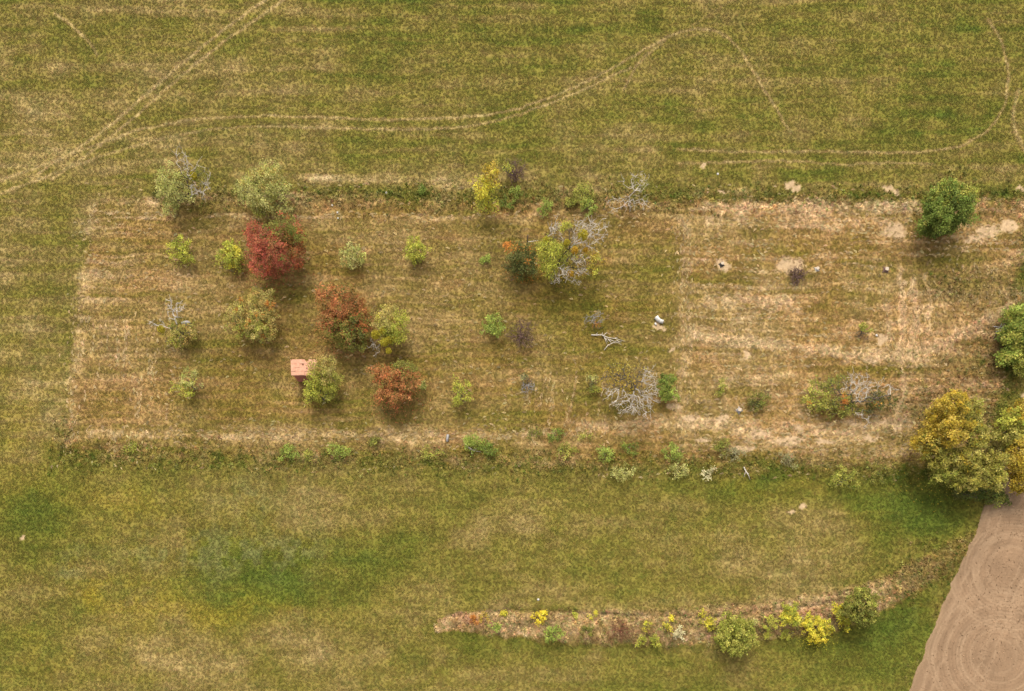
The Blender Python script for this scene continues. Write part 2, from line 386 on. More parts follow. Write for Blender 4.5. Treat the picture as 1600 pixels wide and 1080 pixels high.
def build_field():
    pys = np.arange(692, 1600.1, 2.0); us = np.concatenate([np.arange(0, 300, 2.0), [320, 360, 440, 600, 1000, 2000]])
    PY, U = np.meshgrid(pys, us, indexing='ij')
    EX = field_edge_x(np.clip(PY, 690, 1310)); PX = EX+U
    PY = PY.ravel(); PX = PX.ravel(); u = U.ravel()
    t = .5+.5*(fbm(PX, PY, 60, k=1)-.5)+.5*(fbm(U.ravel(), PY, 4.5, 160, k=2, octv=2)-.5)+.55*(fbm(PX, PY, 16, k=5, octv=3)-.5)
    rut = np.zeros(PX.shape)
    for cx, cy, rr in [(1580, 890, [36, 52, 58, 72, 92, 98]), (1560, 1025, [28, 44, 60, 66, 84, 104, 110]), (1690, 960, [70, 110])]:
        r = np.hypot(PX-cx, (PY-cy)*1.05)+(fbm(PX, PY, 70, k=5, octv=2)-.5)*6
        for k, q in enumerate(rr): rut = np.maximum(rut, (.6+.4*((k*7) % 3)/2)*np.exp(-((r-q)/2.6)**2))
        fine = .5+.5*np.cos(r*2*math.pi/5.5)
        t = t+.42*(fine-.5)*np.exp(-((r-70)/45.)**2)
    for k, off in enumerate([18, 34, 96, 112]):
        rut = np.maximum(rut, .8*np.exp(-((u-off-6*(fbm(PY, PY*0, 90, k=6, octv=2)-.5))/2.4)**2))
    rut = rut*(.35+.9*fbm(PX, PY, 25, k=4, octv=3))
    rgb = np.array((0.176, 0.110, 0.062))*(1+.55*(t-.5))[:, None]
    rgb = rgb*(1-.7*rut[:, None])+.7*rut[:, None]*np.array((0.26, 0.172, 0.10))
    edge = np.exp(-(u/8.)**2)[:, None]*.5
    rgb = rgb*(1-edge)+edge*np.array((0.205, 0.135, 0.074))
    X = (PX-800)*PXM; Y = (540-PY)*PXM
    Z = height(X, Y)+.10-.05*rut+.03*(fbm(PX, PY, 5, k=3, octv=2)-.5)
    Z = np.where(u < 1, Z-.2, Z)
    ny, nx = len(pys), len(us)
    i = np.arange((ny-1)*nx).reshape(ny-1, nx)[:, :-1].ravel()
    F = np.stack([i, i+nx, i+1+nx, i+1], -1)
    me = mesh_fast('tilled_field', np.stack([X, Y, Z], -1), F, 4, M_SOIL, rgb, smooth=True)
    tag(link('tilled_field', me), 'bare brown tilled field with curved tractor wheel marks', kind='structure')
build_field()

# ------------------------------------------------------------------ grass (uncountable: scattered by geometry nodes)
def tuft_mesh(name, nb, h, spread, w, mat, seed, bend=.6):
    rng = np.random.RandomState(seed); V = []; F = []
    for k in range(nb):
        a = rng.rand()*6.283; r = spread*.35*rng.rand()
        b = np.array([math.cos(a+rng.randn())*r, math.sin(a+rng.randn())*r, -.02])
        d = np.array([math.cos(a), math.sin(a), 0]); s = np.array([-d[1], d[0], 0])*w*(.6+.8*rng.rand())
        hh = h*(.5+.8*rng.rand()); sp = spread*(.5+.7*rng.rand())
        m = b+d*sp*(.5-.2*bend)+np.array([0, 0, hh*.8]); t = b+d*sp+np.array([0, 0, hh*(1.1-bend*.6)])
        i = len(V); V += [b-s*.5, b+s*.5, m+s*.5, m-s*.5, t]; F += [(i, i+1, i+2, i+3), (i+3, i+2, i+4)]
    me = bpy.data.meshes.new(name); me.from_pydata([tuple(v) for v in V], [], F); me.materials.append(mat); me.update()
    return bpy.data.objects.new(name, me)
def scatter(name, label, pts, rgb, rot, scl, tuft):
    me = bpy.data.meshes.new(name); n = len(pts)
    me.vertices.add(n); me.vertices.foreach_set('co', np.asarray(pts, np.float32).ravel())
    a = me.attributes.new('tint', 'FLOAT_COLOR', 'POINT'); c = np.ones((n, 4), np.float32); c[:, :3] = rgb; a.data.foreach_set('color', c.ravel())
    a = me.attributes.new('turn', 'FLOAT_VECTOR', 'POINT'); r = np.zeros((n, 3), np.float32); r[:, 2] = rot; a.data.foreach_set('vector', r.ravel())
    a = me.attributes.new('size', 'FLOAT', 'POINT'); a.data.foreach_set('value', np.asarray(scl, np.float32))
    o = tag(link(name, me), label, kind='stuff')
    ng = bpy.data.node_groups.new(name+'_scatter', 'GeometryNodeTree')
    ng.interface.new_socket('Geometry', in_out='INPUT', socket_type='NodeSocketGeometry')
    ng.interface.new_socket('Geometry', in_out='OUTPUT', socket_type='NodeSocketGeometry')
    N = ng.nodes; L = ng.links
    gi = N.new('NodeGroupInput'); go = N.new('NodeGroupOutput')
    m2p = N.new('GeometryNodeMeshToPoints')
    iop = N.new('GeometryNodeInstanceOnPoints')
    oi = N.new('GeometryNodeObjectInfo'); oi.inputs['Object'].default_value = tuft
    na = N.new('GeometryNodeInputNamedAttribute'); na.data_type = 'FLOAT_VECTOR'; na.inputs['Name'].default_value = 'turn'
    nb = N.new('GeometryNodeInputNamedAttribute'); nb.data_type = 'FLOAT'; nb.inputs['Name'].default_value = 'size'
    L.new(gi.outputs[0], m2p.inputs['Mesh']); L.new(m2p.outputs[0], iop.inputs['Points'])
    L.new(oi.outputs['Geometry'], iop.inputs['Instance'])
    L.new(na.outputs['Attribute'], iop.inputs['Rotation']); L.new(nb.outputs['Attribute'], iop.inputs['Scale'])
    L.new(iop.outputs[0], go.inputs[0])
    md = o.modifiers.new('scatter', 'NODES'); md.node_group = ng
    return o
def build_grass():
    rng = np.random.RandomState(3)
    N0 = 420000
    x = rng.uniform(-88, 88, N0); y = rng.uniform(-60, 60, N0)
    px = x/PXM+800; py = 540-y/PXM
    keep = ~((px > field_edge_x(np.clip(py, 690, 1310))+rng.exponential(3.5, N0)) & (py > 690))
    x, y, px, py = x[keep], y[keep], px[keep], py[keep]
    rgb, bare, straw, tall = cover(px, py)
    k = rng.rand(len(x)) > bare*1.1+.15*np.clip(straw, 0, 1)
    x, y, px, py, rgb, straw, tall = x[k], y[k], px[k], py[k], rgb[k], straw[k], tall[k]
    z = height(x, y)-.01
    jit = rng.lognormal(0, .07, (len(x), 1))*rng.normal(1, .05, (len(x), 3))
    # a share of dead blades and a share of fresh green ones in every square metre
    q = rng.rand(len(x), 1)
    c = np.where(q < .16, rgb*np.array((1.18, 1.12, 1.15)), np.where(q > .86, rgb*np.array((.82, .93, .76)), rgb))*jit
    sz = rng.uniform(.6, 1.25, len(x))
    t = tuft_mesh('grass_tuft', 8, .10, .21, .06, M_BLADE, 1)
    scatter('meadow_grass', 'short mown meadow grass covering the ground', np.stack([x, y, z], -1), np.clip(c, 0, .7), rng.uniform(0, 6.283, len(x)), sz, t)
    # taller uncut growth on the verges, the bank and the rough corner
    N1 = 300000
    x = rng.uniform(-88, 88, N1); y = rng.uniform(-60, 60, N1)
    px = x/PXM+800; py = 540-y/PXM
    ok = (np.abs(plot_dist(px, py)) < 60) | (pdist(px, py, BANK) < 50) | (px > 1360)
    ok &= ~((px > field_edge_x(np.clip(py, 690, 1310))-1) & (py > 690))
    x, y, px, py = x[ok], y[ok], px[ok], py[ok]
    rgb, bare, straw, tall = cover(px, py)
    k = (rng.rand(len(x)) < tall*.55) & (bare < .3)
    x, y, rgb = x[k], y[k], rgb[k]
    q = rng.rand(len(x), 1)
    c = np.where(q < .3, rgb*1.35+np.array((.05, .035, .015)), np.where(q > .8, rgb*np.array((.6, .85, .55)), rgb))*rng.normal(1, .09, (len(x), 3))
    t2 = tuft_mesh('tall_tuft', 11, .42, .42, .055, M_STRAW, 2, .8)
    scatter('tall_grass', 'uncut tall grass along the verges and the bank', np.stack([x, y, height(x, y)-.02], -1), np.clip(c, 0, .7), rng.uniform(0, 6.283, len(x)), rng.uniform(.5, 1.3, len(x)), t2)
    # cut straw lying on the plot
    N2 = 150000
    x = rng.uniform(-72, 82, N2); y = rng.uniform(-22, 26, N2)
    px = x/PXM+800; py = 540-y/PXM
    rgb, bare, straw, tall = cover(px, py)
    k = (rng.rand(len(x)) < np.clip(straw*.75, 0, .75)+.012) & (plot_dist(px, py) > -26)
    x, y, px, py = x[k], y[k], px[k], py[k]
    rot = rng.normal(0, .5, len(x))
    vert = ((px < 260) & (py > 470)) | ((px > 820) & (px < 960) & (py > 580)) | ((px > 1370) & (py > 400) & (py < 570)) | ((px > 1045) & (px < 1095))
    rot = np.where(vert, rot+1.5, rot)
    c = np.array((.37, .265, .125))*rng.normal(1, .13, (len(x), 1))*rng.normal(1, .05, (len(x), 3))
    V = []; F = []
    r2 = np.random.RandomState(5)
    for _ in range(7):
        a = r2.normal(0, .45); L = .16+.2*r2.rand(); cx0, cy0 = r2.normal(0, .1), r2.normal(0, .05)
        d = np.array([math.cos(a), math.sin(a), 0])*L*.5; s = np.array([-d[1], d[0], 0])/L*.05; c0 = np.array([cx0, cy0, .05+.05*r2.rand()]); up = np.array([0, 0, .03])
        i = len(V); V += [c0-d-s, c0+d-s, c0+d+s+up, c0-d+s+up]; F.append((i, i+1, i+2, i+3))
    me = bpy.data.meshes.new('straw_wisp'); me.from_pydata([tuple(v) for v in V], [], F); me.materials.append(M_STRAW); me.update()
    scatter('straw_litter', 'pale cut straw lying in rows on the plot', np.stack([x, y, height(x, y)+.03], -1), np.clip(c, 0, .7), rot, rng.uniform(.5, 1.2, len(x)), bpy.data.objects.new('straw_wisp', me))
build_grass()
def build_clods():
    rng = np.random.RandomState(8); n = 7000
    py = rng.uniform(770, 1140, n); u = rng.exponential(60, n)+rng.rand(n)*120-2; px = field_edge_x(np.clip(py, 690, 1310))+u
    k = px < 1680; px, py = px[k], py[k]; x = (px-800)*PXM; y = (540-py)*PXM
    c = np.array((0.205, 0.128, 0.07))*rng.lognormal(0, .22, (len(x), 1))
    V = [(-.5, -.4, -.2), (.5, -.45, -.2), (.55, .4, -.2), (-.45, .5, -.2), (-.3, -.25, .32), (.3, -.2, .38), (.22, .25, .3), (-.25, .3, .36)]
    F = [(0, 1, 5, 4), (1, 2, 6, 5), (2, 3, 7, 6), (3, 0, 4, 7), (4, 5, 6, 7), (3, 2, 1, 0)]
    me = bpy.data.meshes.new('soil_clod'); me.from_pydata(V, [], F); me.materials.append(M_STRAW); me.update()
    scatter('soil_clods', 'crumbly brown soil clods on the tilled field', np.stack([x, y, height(x, y)+.11], -1), np.clip(c, 0, .6), rng.uniform(0, 6.28, len(x)), np.clip(rng.lognormal(-2.8, .5, len(x)), .03, .2), bpy.data.objects.new('soil_clod', me))
build_clods()

# ------------------------------------------------------------------ trees and shrubs
def P(*cols): return np.array(cols)
PAL = dict(
 red=P((.27, .062, .034), (.21, .045, .028), (.31, .10, .048), (.24, .075, .04), (.17, .07, .03), (.27, .062, .034), (.13, .085, .026)),
 orange=P((.31, .11, .040), (.27, .085, .034), (.20, .11, .03), (.33, .15, .055), (.31, .11, .040), (.13, .09, .022), (.15, .12, .03)),
 rust=P((.30, .11, .02), (.36, .16, .03), (.24, .09, .02)),
 redgreen=P((.24, .075, .022), (.15, .085, .02), (.10, .085, .018), (.28, .085, .03)),
 dark=P((.070, .072, .016), (.095, .092, .026), (.05, .054, .013)),
 oliveg=P((.12, .12, .022), (.16, .15, .028), (.09, .10, .018), (.14, .11, .025)),
 olivetan=P((.25, .20, .055), (.20, .17, .042), (.30, .235, .075), (.16, .15, .028), (.27, .17, .045)),
 green=P((.105, .135, .022), (.14, .165, .03), (.075, .10, .017)),
 bright=P((.17, .20, .034), (.21, .24, .045), (.13, .16, .026)),
 pale=P((.27, .25, .075), (.22, .21, .055), (.32, .29, .10), (.18, .18, .04)),
 ygreen=P((.26, .25, .035), (.22, .22, .028), (.31, .28, .045), (.17, .18, .025)),
 yellow=P((.36, .30, .028), (.42, .34, .035), (.29, .26, .026), (.22, .21, .028)),
 gold=P((.235, .162, .016), (.28, .19, .02), (.18, .13, .014), (.33, .24, .045)),
 goldgreen=P((.17, .15, .024), (.215, .18, .03), (.125, .12, .018), (.26, .22, .055)),
 brightyel=P((.48, .37, .025), (.53, .41, .04), (.40, .30, .022)),
 mistle=P((.27, .22, .018), (.22, .185, .015), (.33, .26, .03)),
 mistleo=P((.32, .19, .016), (.26, .15, .015), (.36, .22, .03)),
 darkgreen=P((.065, .085, .016), (.09, .11, .022), (.045, .06, .012), (.13, .14, .03)),
 limegreen=P((.165, .165, .026), (.215, .205, .035), (.115, .12, .018), (.27, .245, .05)),
 cream=P((.42, .36, .19), (.36, .30, .16), (.46, .40, .22)),
 grey=P((.17, .15, .07), (.20, .17, .085), (.13, .13, .045)))

def tubes(A, B, ra, rb, sides):
    d = B-A; L = np.linalg.norm(d, axis=1, keepdims=True); d = d/np.maximum(L, 1e-6)
    ref = np.where(np.abs(d[:, 2:3]) > .9, np.array([[1., 0, 0]]), np.array([[0, 0, 1.]]))
    u = np.cross(d, ref); u /= np.maximum(np.linalg.norm(u, axis=1, keepdims=True), 1e-6); v = np.cross(d, u)
    an = np.arange(sides)*2*math.pi/sides
    ring = u[:, None, :]*np.cos(an)[None, :, None]+v[:, None, :]*np.sin(an)[None, :, None]
    V = np.concatenate([A[:, None, :]+ring*ra[:, None, None], B[:, None, :]+ring*rb[:, None, None]], 1)   # E, 2s, 3
    E = len(A); k = np.arange(sides); k1 = (k+1) % sides
    f = np.stack([k, k1, k1+sides, k+sides], -1)[None]+(np.arange(E)*2*sides)[:, None, None]
    return V.reshape(-1, 3), f.reshape(-1, 4)
def grow(rng, base, top, pts, bf=.35, tip=.014, trunk_r=None, gnarl=.10):
    """balanced spanning tree from the trunk top through the attraction points -> edges with radii"""
    nodes = [np.array(base, float), np.array(base)*.45+np.array(top)*.55+rng.normal(0, gnarl*.6, 3)*np.array([1, 1, 0]), np.array(top, float)]
    par = [-1, 0, 1]
    n = len(pts)
    best = np.linalg.norm(pts-nodes[2], axis=1); bp = np.full(n, 2); path = [0, 0, 0.]; left = np.ones(n, bool)
    src = np.full(len(pts), -1)
    for _ in range(n):
        i = int(np.argmin(np.where(left, best, 1e9))); left[i] = False
        p = bp[i]; idx = len(nodes)
        nodes.append(pts[i]); par.append(int(p)); path.append(path[p]+np.linalg.norm(pts[i]-nodes[p])); src[i] = idx
        c = np.linalg.norm(pts-pts[i], axis=1)+bf*path[idx]
        m = left & (c < best); best[m] = c[m]; bp[m] = idx
    nodes = np.array(nodes); par = np.array(par)
    r = np.zeros(len(nodes)); kids = np.zeros(len(nodes), int)
    acc = np.zeros(len(nodes))
    for i in range(len(nodes)-1, 0, -1):
        r[i] = max(tip, acc[i]**(1/2.4)); acc[par[i]] += r[i]**2.4; kids[par[i]] += 1
    r[0] = acc[0]**(1/2.4)*1.25
    if trunk_r: r *= 1; r = np.where(r > trunk_r, trunk_r+(r-trunk_r)*.2, r)
    A = nodes[par[1:]]; B = nodes[1:]; ra = np.minimum(r[par[1:]], r[1:]*1.5+.01); rb = r[1:]
    mid = (A+B)/2+rng.normal(0, 1, A.shape)*np.linalg.norm(B-A, axis=1, keepdims=True)*gnarl
    A2 = np.concatenate([A, mid]); B2 = np.concatenate([mid, B]); r2a = np.concatenate([ra, (ra+rb)/2]); r2b = np.concatenate([(ra+rb)/2, rb])
    return A2, B2, r2a, r2b, nodes, par, kids
def branch_mesh(name, A, B, ra, rb, mat):
    thick = ra > .03
    Vs, Fs = [], []; off = 0
    for msk, s in ((thick, 6), (~thick, 3)):
        if msk.any():
            V, F = tubes(A[msk], B[msk], ra[msk], rb[msk], s); Vs.append(V); Fs.append(F+off); off += len(V)
    return mesh_fast(name, np.concatenate(Vs), np.concatenate(Fs), 4, mat, smooth=True)
def leaf_mesh(name, rng, centres, cols, size, upbias=1.0):
    n = len(centres); size = size*1.12
    nrm = rng.normal(0, 1, (n, 3)); nrm[:, 2] = np.abs(nrm[:, 2])+upbias; nrm /= np.linalg.norm(nrm, axis=1, keepdims=True)
    t = rng.normal(0, 1, (n, 3)); t -= (t*nrm).sum(1, keepdims=True)*nrm; t /= np.maximum(np.linalg.norm(t, axis=1, keepdims=True), 1e-6)
    s = np.cross(nrm, t); L = (size*rng.uniform(.6, 1.35, (n, 1)))
    V = np.stack([centres-t*L*.5, centres+s*L*.3-nrm*L*.06, centres+t*L*.5, centres-s*L*.3-nrm*L*.06], 1)
    F = np.arange(n*4).reshape(n, 4)
    return mesh_fast(name, V.reshape(-1, 3), F, 4, M_LEAF, np.repeat(np.clip(cols*1.35, 0, .75), 4, axis=0))
def in_lobe(rng, n, shell=.5):
    v = rng.normal(0, 1, (n, 3)); v /= np.linalg.norm(v, axis=1, keepdims=True)
    return v*(rng.rand(n, 1)**(1/3.))**(1-shell*.6)

def plant(name, label, cat, lobes, h, group=None, base=None, seed=0, leaf=.20, bark=None, tip=.013, nden=1.0, lden=1.0, trunk=.22, clump=.26, gnarl=.10, bf=.35, mistle=(), bush=False, deadmat=None, shell=.5, mixp=.16):
    """lobes: (sx, sy, rx, ry, zfrac, rzfrac, palette or None for bare wood [, density])  sx.. in photo pixels, z in shares of h"""
    rng = np.random.RandomState(seed+len(label)*7)
    Ls = []
    for lb in lobes:
        sx, sy, rx, ry, zf, rf, pal = lb[:7]; den = lb[7] if len(lb) > 7 else 1.0
        z = h*zf; c = unproj(sx, sy, z); f = (CAM_H-z)/CAM_H*PXM
        Ls.append((c, np.array([rx*f, ry*f, h*rf]), pal, den))
    if base is None:
        w = np.array([np.prod(l[1]) for l in Ls]); b = sum(l[0]*wi for l, wi in zip(Ls, w))/w.sum()
    else: b = unproj(base[0], base[1], 0.0)
    g = hz(b[0], b[1]); origin = np.array([b[0], b[1], g])
    root = empty(name, tuple(origin), label, cat, group)
    pts, pal_i, dens = [], [], []
    for k, (c, r, pal, den) in enumerate(Ls):
        vol = r[0]*r[1]*min(r[2], 2.2)
        n = int(max(16, min(420, 26*vol**.75))*nden*den*(1.2 if pal is None else 1))
        q = in_lobe(rng, n, shell)
        # lumpy outline: radius varies with direction
        ph = rng.rand(3)*6.28; a = np.arctan2(q[:, 1], q[:, 0])
        lump = (1.18 if pal is None else 1.05)*(1+.20*np.sin(a*3+ph[0])+.15*np.sin(a*5+ph[1]+q[:, 2]*4)+.12*np.sin(a*9+ph[2]))
        p = c+np.array([0, 0, g])+q*r*lump[:, None]
        p[:, 2] = np.maximum(p[:, 2], g+.12)
        pts.append(p); pal_i.append(np.full(n, k)); dens.append(np.full(n, den))
    pts = np.concatenate(pts); pal_i = np.concatenate(pal_i)
    lowest = pts[:, 2].min()-g
    top = origin+np.array([rng.normal(0, .1), rng.normal(0, .1), .12 if bush else max(.3, min(h*.3, lowest+.4))])
    A, B, ra, rb, nodes, par, kids = grow(rng, origin-np.array([0, 0, .15]), top, pts, bf, tip, trunk, gnarl)
    # which edges belong to bare lobes
    nid_pal = np.full(len(nodes), -1); 
    # nodes beyond the first three follow insertion order; recover the lobe by position
    key = {tuple(np.round(p, 5)): pi for p, pi in zip(pts, pal_i)}
    for i in range(3, len(nodes)): nid_pal[i] = key[tuple(np.round(nodes[i], 5))]
    bare_l = np.array([l[2] is None for l in Ls]+[False])
    nn = len(nodes); allbare = all(l[2] is None for l in Ls)
    db = bare_l[nid_pal].copy()
    for i in range(nn-1, 2, -1):
        if not db[i]: db[par[i]] = False          # a limb that carries leaves further out is living wood
    comp = np.full(nn, -1)                         # every dead limb is a piece of its own
    for i in range(3, nn):
        if db[i]: comp[i] = comp[par[i]] if comp[par[i]] >= 0 else i
    size = {c: int((comp == c).sum()) for c in set(comp[comp >= 0])}
    for c, q in size.items():
        if q < 7 or allbare: comp[comp == c] = -1
    ec = comp[1:]; ec = np.concatenate([ec, ec])
    sp = np.array([i for i in range(3, nn) if bare_l[nid_pal[i]]], int)      # fine spurs on bare wood
    if len(sp):
        sp = np.repeat(sp, 2); tt = rng.rand(len(sp), 1)
        sa = nodes[par[sp]]*(1-tt)+nodes[sp]*tt; dd = nodes[sp]-nodes[par[sp]]; dd /= np.maximum(np.linalg.norm(dd, axis=1, keepdims=True), 1e-6)
        sb = sa+(dd+rng.normal(0, .75, dd.shape))*rng.uniform(.12, .42, (len(sp), 1))
        A = np.concatenate([A, sa]); B = np.concatenate([B, sb]); ra = np.concatenate([ra, np.full(len(sp), .013)]); rb = np.concatenate([rb, np.full(len(sp), .007)]); ec = np.concatenate([ec, comp[sp]])
    Aq, Bq = A-origin, B-origin
    if allbare: ra = np.maximum(ra, .012); rb = np.maximum(rb, .008)
    for c in sorted(set(ec)):
        e = ec == c
        if c < 0: link('trunk', branch_mesh('trunk', Aq[e], Bq[e], ra[e], rb[e], (deadmat or M_DEAD) if allbare else (bark or M_BARK)), root)
        else: link('dead_branch', branch_mesh('dead_branch', Aq[e], Bq[e], np.maximum(ra[e]*1.1, .024), np.maximum(rb[e]*1.1, .016), deadmat or M_DEAD), root)
    # leaves along the outer shoots
    cen, colr = [], []; leafy = [l[2] for l in Ls if l[2] is not None]
    for i in range(3, len(nodes)):
        k = nid_pal[i]; pal = Ls[k][2]
        if pal is None: continue
        if rng.rand() < mixp: pal = leafy[rng.randint(len(leafy))]
        if kids[i] > 1 and rng.rand() < .4: continue
        m = max(4, int(24*lden*rng.uniform(.5, 1.5)))
        t = rng.rand(m, 1)**.7
        p = nodes[par[i]]*(1-t)*.6+nodes[i]*(1-(1-t)*.6)+rng.normal(0, clump, (m, 3))*np.array([1, 1, .7])
        pc = PAL[pal]; c0 = pc[rng.randint(len(pc))]*.7+pc[rng.randint(len(pc))]*.3
        c = c0*rng.lognormal(0, .16)*rng.lognormal(0, .14, (m, 1))*rng.normal(1, .05, (m, 3))
        cen.append(p); colr.append(c)
    if cen:
        cen = np.concatenate(cen); colr = np.clip(np.concatenate(colr), .005, .8)
        cen[:, 2] = np.maximum(cen[:, 2], g+.05)
        link('crown', leaf_mesh('crown', rng, cen-origin, colr, leaf), root)
    for (sx, sy, r, zf, pal) in mistle:
        z = h*zf; c = unproj(sx, sy, z)+np.array([0, 0, g])-origin; rr = r*PXM*(CAM_H-z)/CAM_H
        n = int(300*rr*rr/.16)+260
        q = rng.normal(0, 1, (n, 3)); q /= np.linalg.norm(q, axis=1, keepdims=True); q *= rr*(rng.rand(n, 1)**.45)
        pc = PAL[pal]
        link('mistletoe', leaf_mesh('mistletoe', rng, c+q, pc[rng.randint(len(pc), size=n)]*rng.lognormal(0, .15, (n, 1)), .13, .3), root)
    return root

def lobe1(sx, sy, r, pal, zf=.58, rf=.40, den=1.0, ry=None): return (sx, sy, r, ry or r, zf, rf, pal, den)
ROWS = 'orchard fruit trees in rows'
SAP = 'young yellow green fruit trees in the plot'
HEDGE = 'shrubs along the lower verge'
STRIP = 'shrubs on the dry hedge bank'
# ---- upper verge
plant('fruit_tree', 'half dead tree with pale green crown and bare grey branches on upper verge', 'tree', [(272, 295, 26, 30, .5, .36, 'pale'), (300, 272, 14, 10, .7, .12, 'oliveg', .6), (284, 250, 12, 17, .95, .16, None, .8), (310, 285, 20, 22, .7, .25, None, .9)], 6.0, ROWS, seed=11, mistle=[(302, 275, 6, .78, 'mistle')], tip=.016)
plant('fruit_tree', 'bushy pale green fruit tree on the upper verge above the red tree', 'tree', [(413, 296, 38, 34, .56, .38, 'pale', 1.2), (413, 276, 26, 14, .8, .15, 'olivetan'), (410, 320, 20, 14, .35, .2, 'limegreen', .7)], 5.5, ROWS, seed=12, leaf=.19)
plant('slender_tree', 'slender yellow tree with orange tip on the upper verge', 'tree', [(766, 270, 14, 13, .88, .16, 'gold', .9), (757, 294, 18, 16, .6, .22, 'yellow', .9), (762, 318, 16, 12, .35, .16, 'ygreen', .6)], 6.5, seed=13, leaf=.2)
plant('bare_shrub', 'bare grey purple shrub beside the slender yellow tree', 'shrub', [(805, 266, 15, 15, .55, .38, None, 3.4), (792, 262, 6, 6, .7, .2, 'ygreen', .5)], 2.6, seed=14, deadmat=M_PURPLE, tip=.020)
plant('dead_tree', 'leafless silver grey dead tree on the upper verge', 'dead tree', [(995, 284, 20, 14, .8, .2, None, 1.2), (972, 318, 24, 12, .45, .2, None, 1.0), (1003, 318, 16, 8, .45, .2, None, .8)], 4.2, seed=15, tip=.018)
for i, (sx, sy, r, pal, lab) in enumerate([
    (806, 302, 11, 'bright', 'low bright green bush on upper verge right of the yellow tree'),
    (790, 319, 9, 'green', 'small green bush at the foot of the yellow tree'),
    (849, 324, 13, 'bright', 'bright green bush on the verge above the mistletoe tree'),
    (912, 300, 17, 'limegreen', 'lime green spreading bush left of the silver dead tree'),
    (918, 322, 13, 'bright', 'bright green low bush under the lime green spreading bush'),
    (660, 298, 6, 'green', 'tiny green bush alone in the tall grass of the upper verge'),
    (890, 316, 8, 'limegreen', 'little lime green bush beside the spreading verge bush')]):
    plant('bush', lab, 'bush', [lobe1(sx, sy, r, pal, .5, .4)], max(.8, r*.14), 'bushes on the upper verge', seed=20+i, bush=True, leaf=.17, clump=.2)
plant('broad_tree', 'dense dark green round tree on the upper verge', 'tree', [(1478, 330, 36, 31, .55, .38, 'green', 1.7), (1490, 305, 28, 17, .72, .22, 'limegreen', 1.2), (1472, 350, 22, 14, .42, .25, 'darkgreen', 1.4)], 6.5, seed=31, leaf=.24, lden=1.3, nden=1.2)
# ---- first row
plant('young_tree', 'small yellow green tree at the left end of the top row', 'tree', [lobe1(281, 391, 17, 'ygreen', .55, .4, 1.2, 18)], 3.2, SAP, seed=41, clump=.16)
plant('young_tree', 'small yellow tree just left of the crimson tree', 'tree', [lobe1(359, 398, 19, 'ygreen', .55, .4, 1.3, 20), (367, 396, 10, 10, .75, .15, 'yellow', .7)], 3.4, SAP, seed=42, clump=.16)
plant('red_tree', 'large crimson tree with olive green upper side', 'tree', [(422, 398, 34, 32, .55, .36, 'red', 1.3), (403, 372, 18, 22, .55, .32, 'red', 1.0), (448, 362, 24, 20, .68, .26, 'oliveg', 1.2), (461, 385, 15, 24, .55, .28, 'redgreen', 1.0), (428, 390, 22, 20, .78, .16, 'red', 1.0)], 7.0, 'red leaved trees', seed=43, leaf=.2, mixp=.25)
plant('fruit_tree', 'small pale sage green tree right of the crimson tree', 'tree', [lobe1(550, 398, 20, 'pale', .55, .38, 1.0, 19)], 3.4, ROWS, seed=44, clump=.18, lden=.8)
plant('fruit_tree', 'small light green tree left of the tiny green sapling in top row', 'tree', [lobe1(650, 391, 18, 'ygreen', .55, .4, 1.1), (648, 396, 12, 12, .5, .3, 'limegreen', .8)], 3.2, ROWS, seed=45, clump=.18)
plant('sapling', 'tiny green sapling left of the dark dense tree', 'sapling', [lobe1(758, 404, 8, 'bright', .5, .4, 1.0)], 1.3, seed=46, bush=True, clump=.14)
plant('dark_tree', 'dark green dense tree with orange leaves on top beside the pole', 'tree', [(816, 408, 22, 22, .55, .36, 'dark', 1.7), (802, 388, 14, 13, .55, .25, 'rust', .5), (832, 388, 10, 8, .6, .15, 'rust', .35)], 4.6, ROWS, seed=47, leaf=.2, lden=1.1, mixp=.03)
plant('mistletoe_tree', 'large half bare tree with yellow leaves and round mistletoe balls', 'tree',
      [(862, 402, 20, 26, .55, .3, 'ygreen', 1.1), (852, 388, 14, 10, .62, .15, 'ygreen', .9), (882, 352, 8, 7, .85, .1, 'ygreen', .7), (878, 362, 22, 16, .78, .18, None, 1.5), (912, 356, 17, 14, .85, .16, None, 1.3), (930, 362, 20, 14, .7, .2, None, 1.0), (898, 420, 24, 16, .5, .2, None, 1.2), (872, 428, 14, 12, .5, .15, None, 1.1), (905, 388, 24, 20, .65, .2, None, 1.0), (928, 408, 14, 18, .45, .2, 'gold', .5), (888, 398, 14, 12, .6, .2, 'oliveg', .6)],
      7.5, ROWS, seed=48, leaf=.19, tip=.016, base=(866, 425), mistle=[(853, 375, 5.5, .72, 'mistle'), (911, 367, 8.5, .85, 'mistle'), (898, 391, 6, .78, 'mistleo'), (886, 379, 5.5, .75, 'mistle'), (915, 390, 4, .7, 'mistleo'), (891, 428, 5, .55, 'mistleo')])
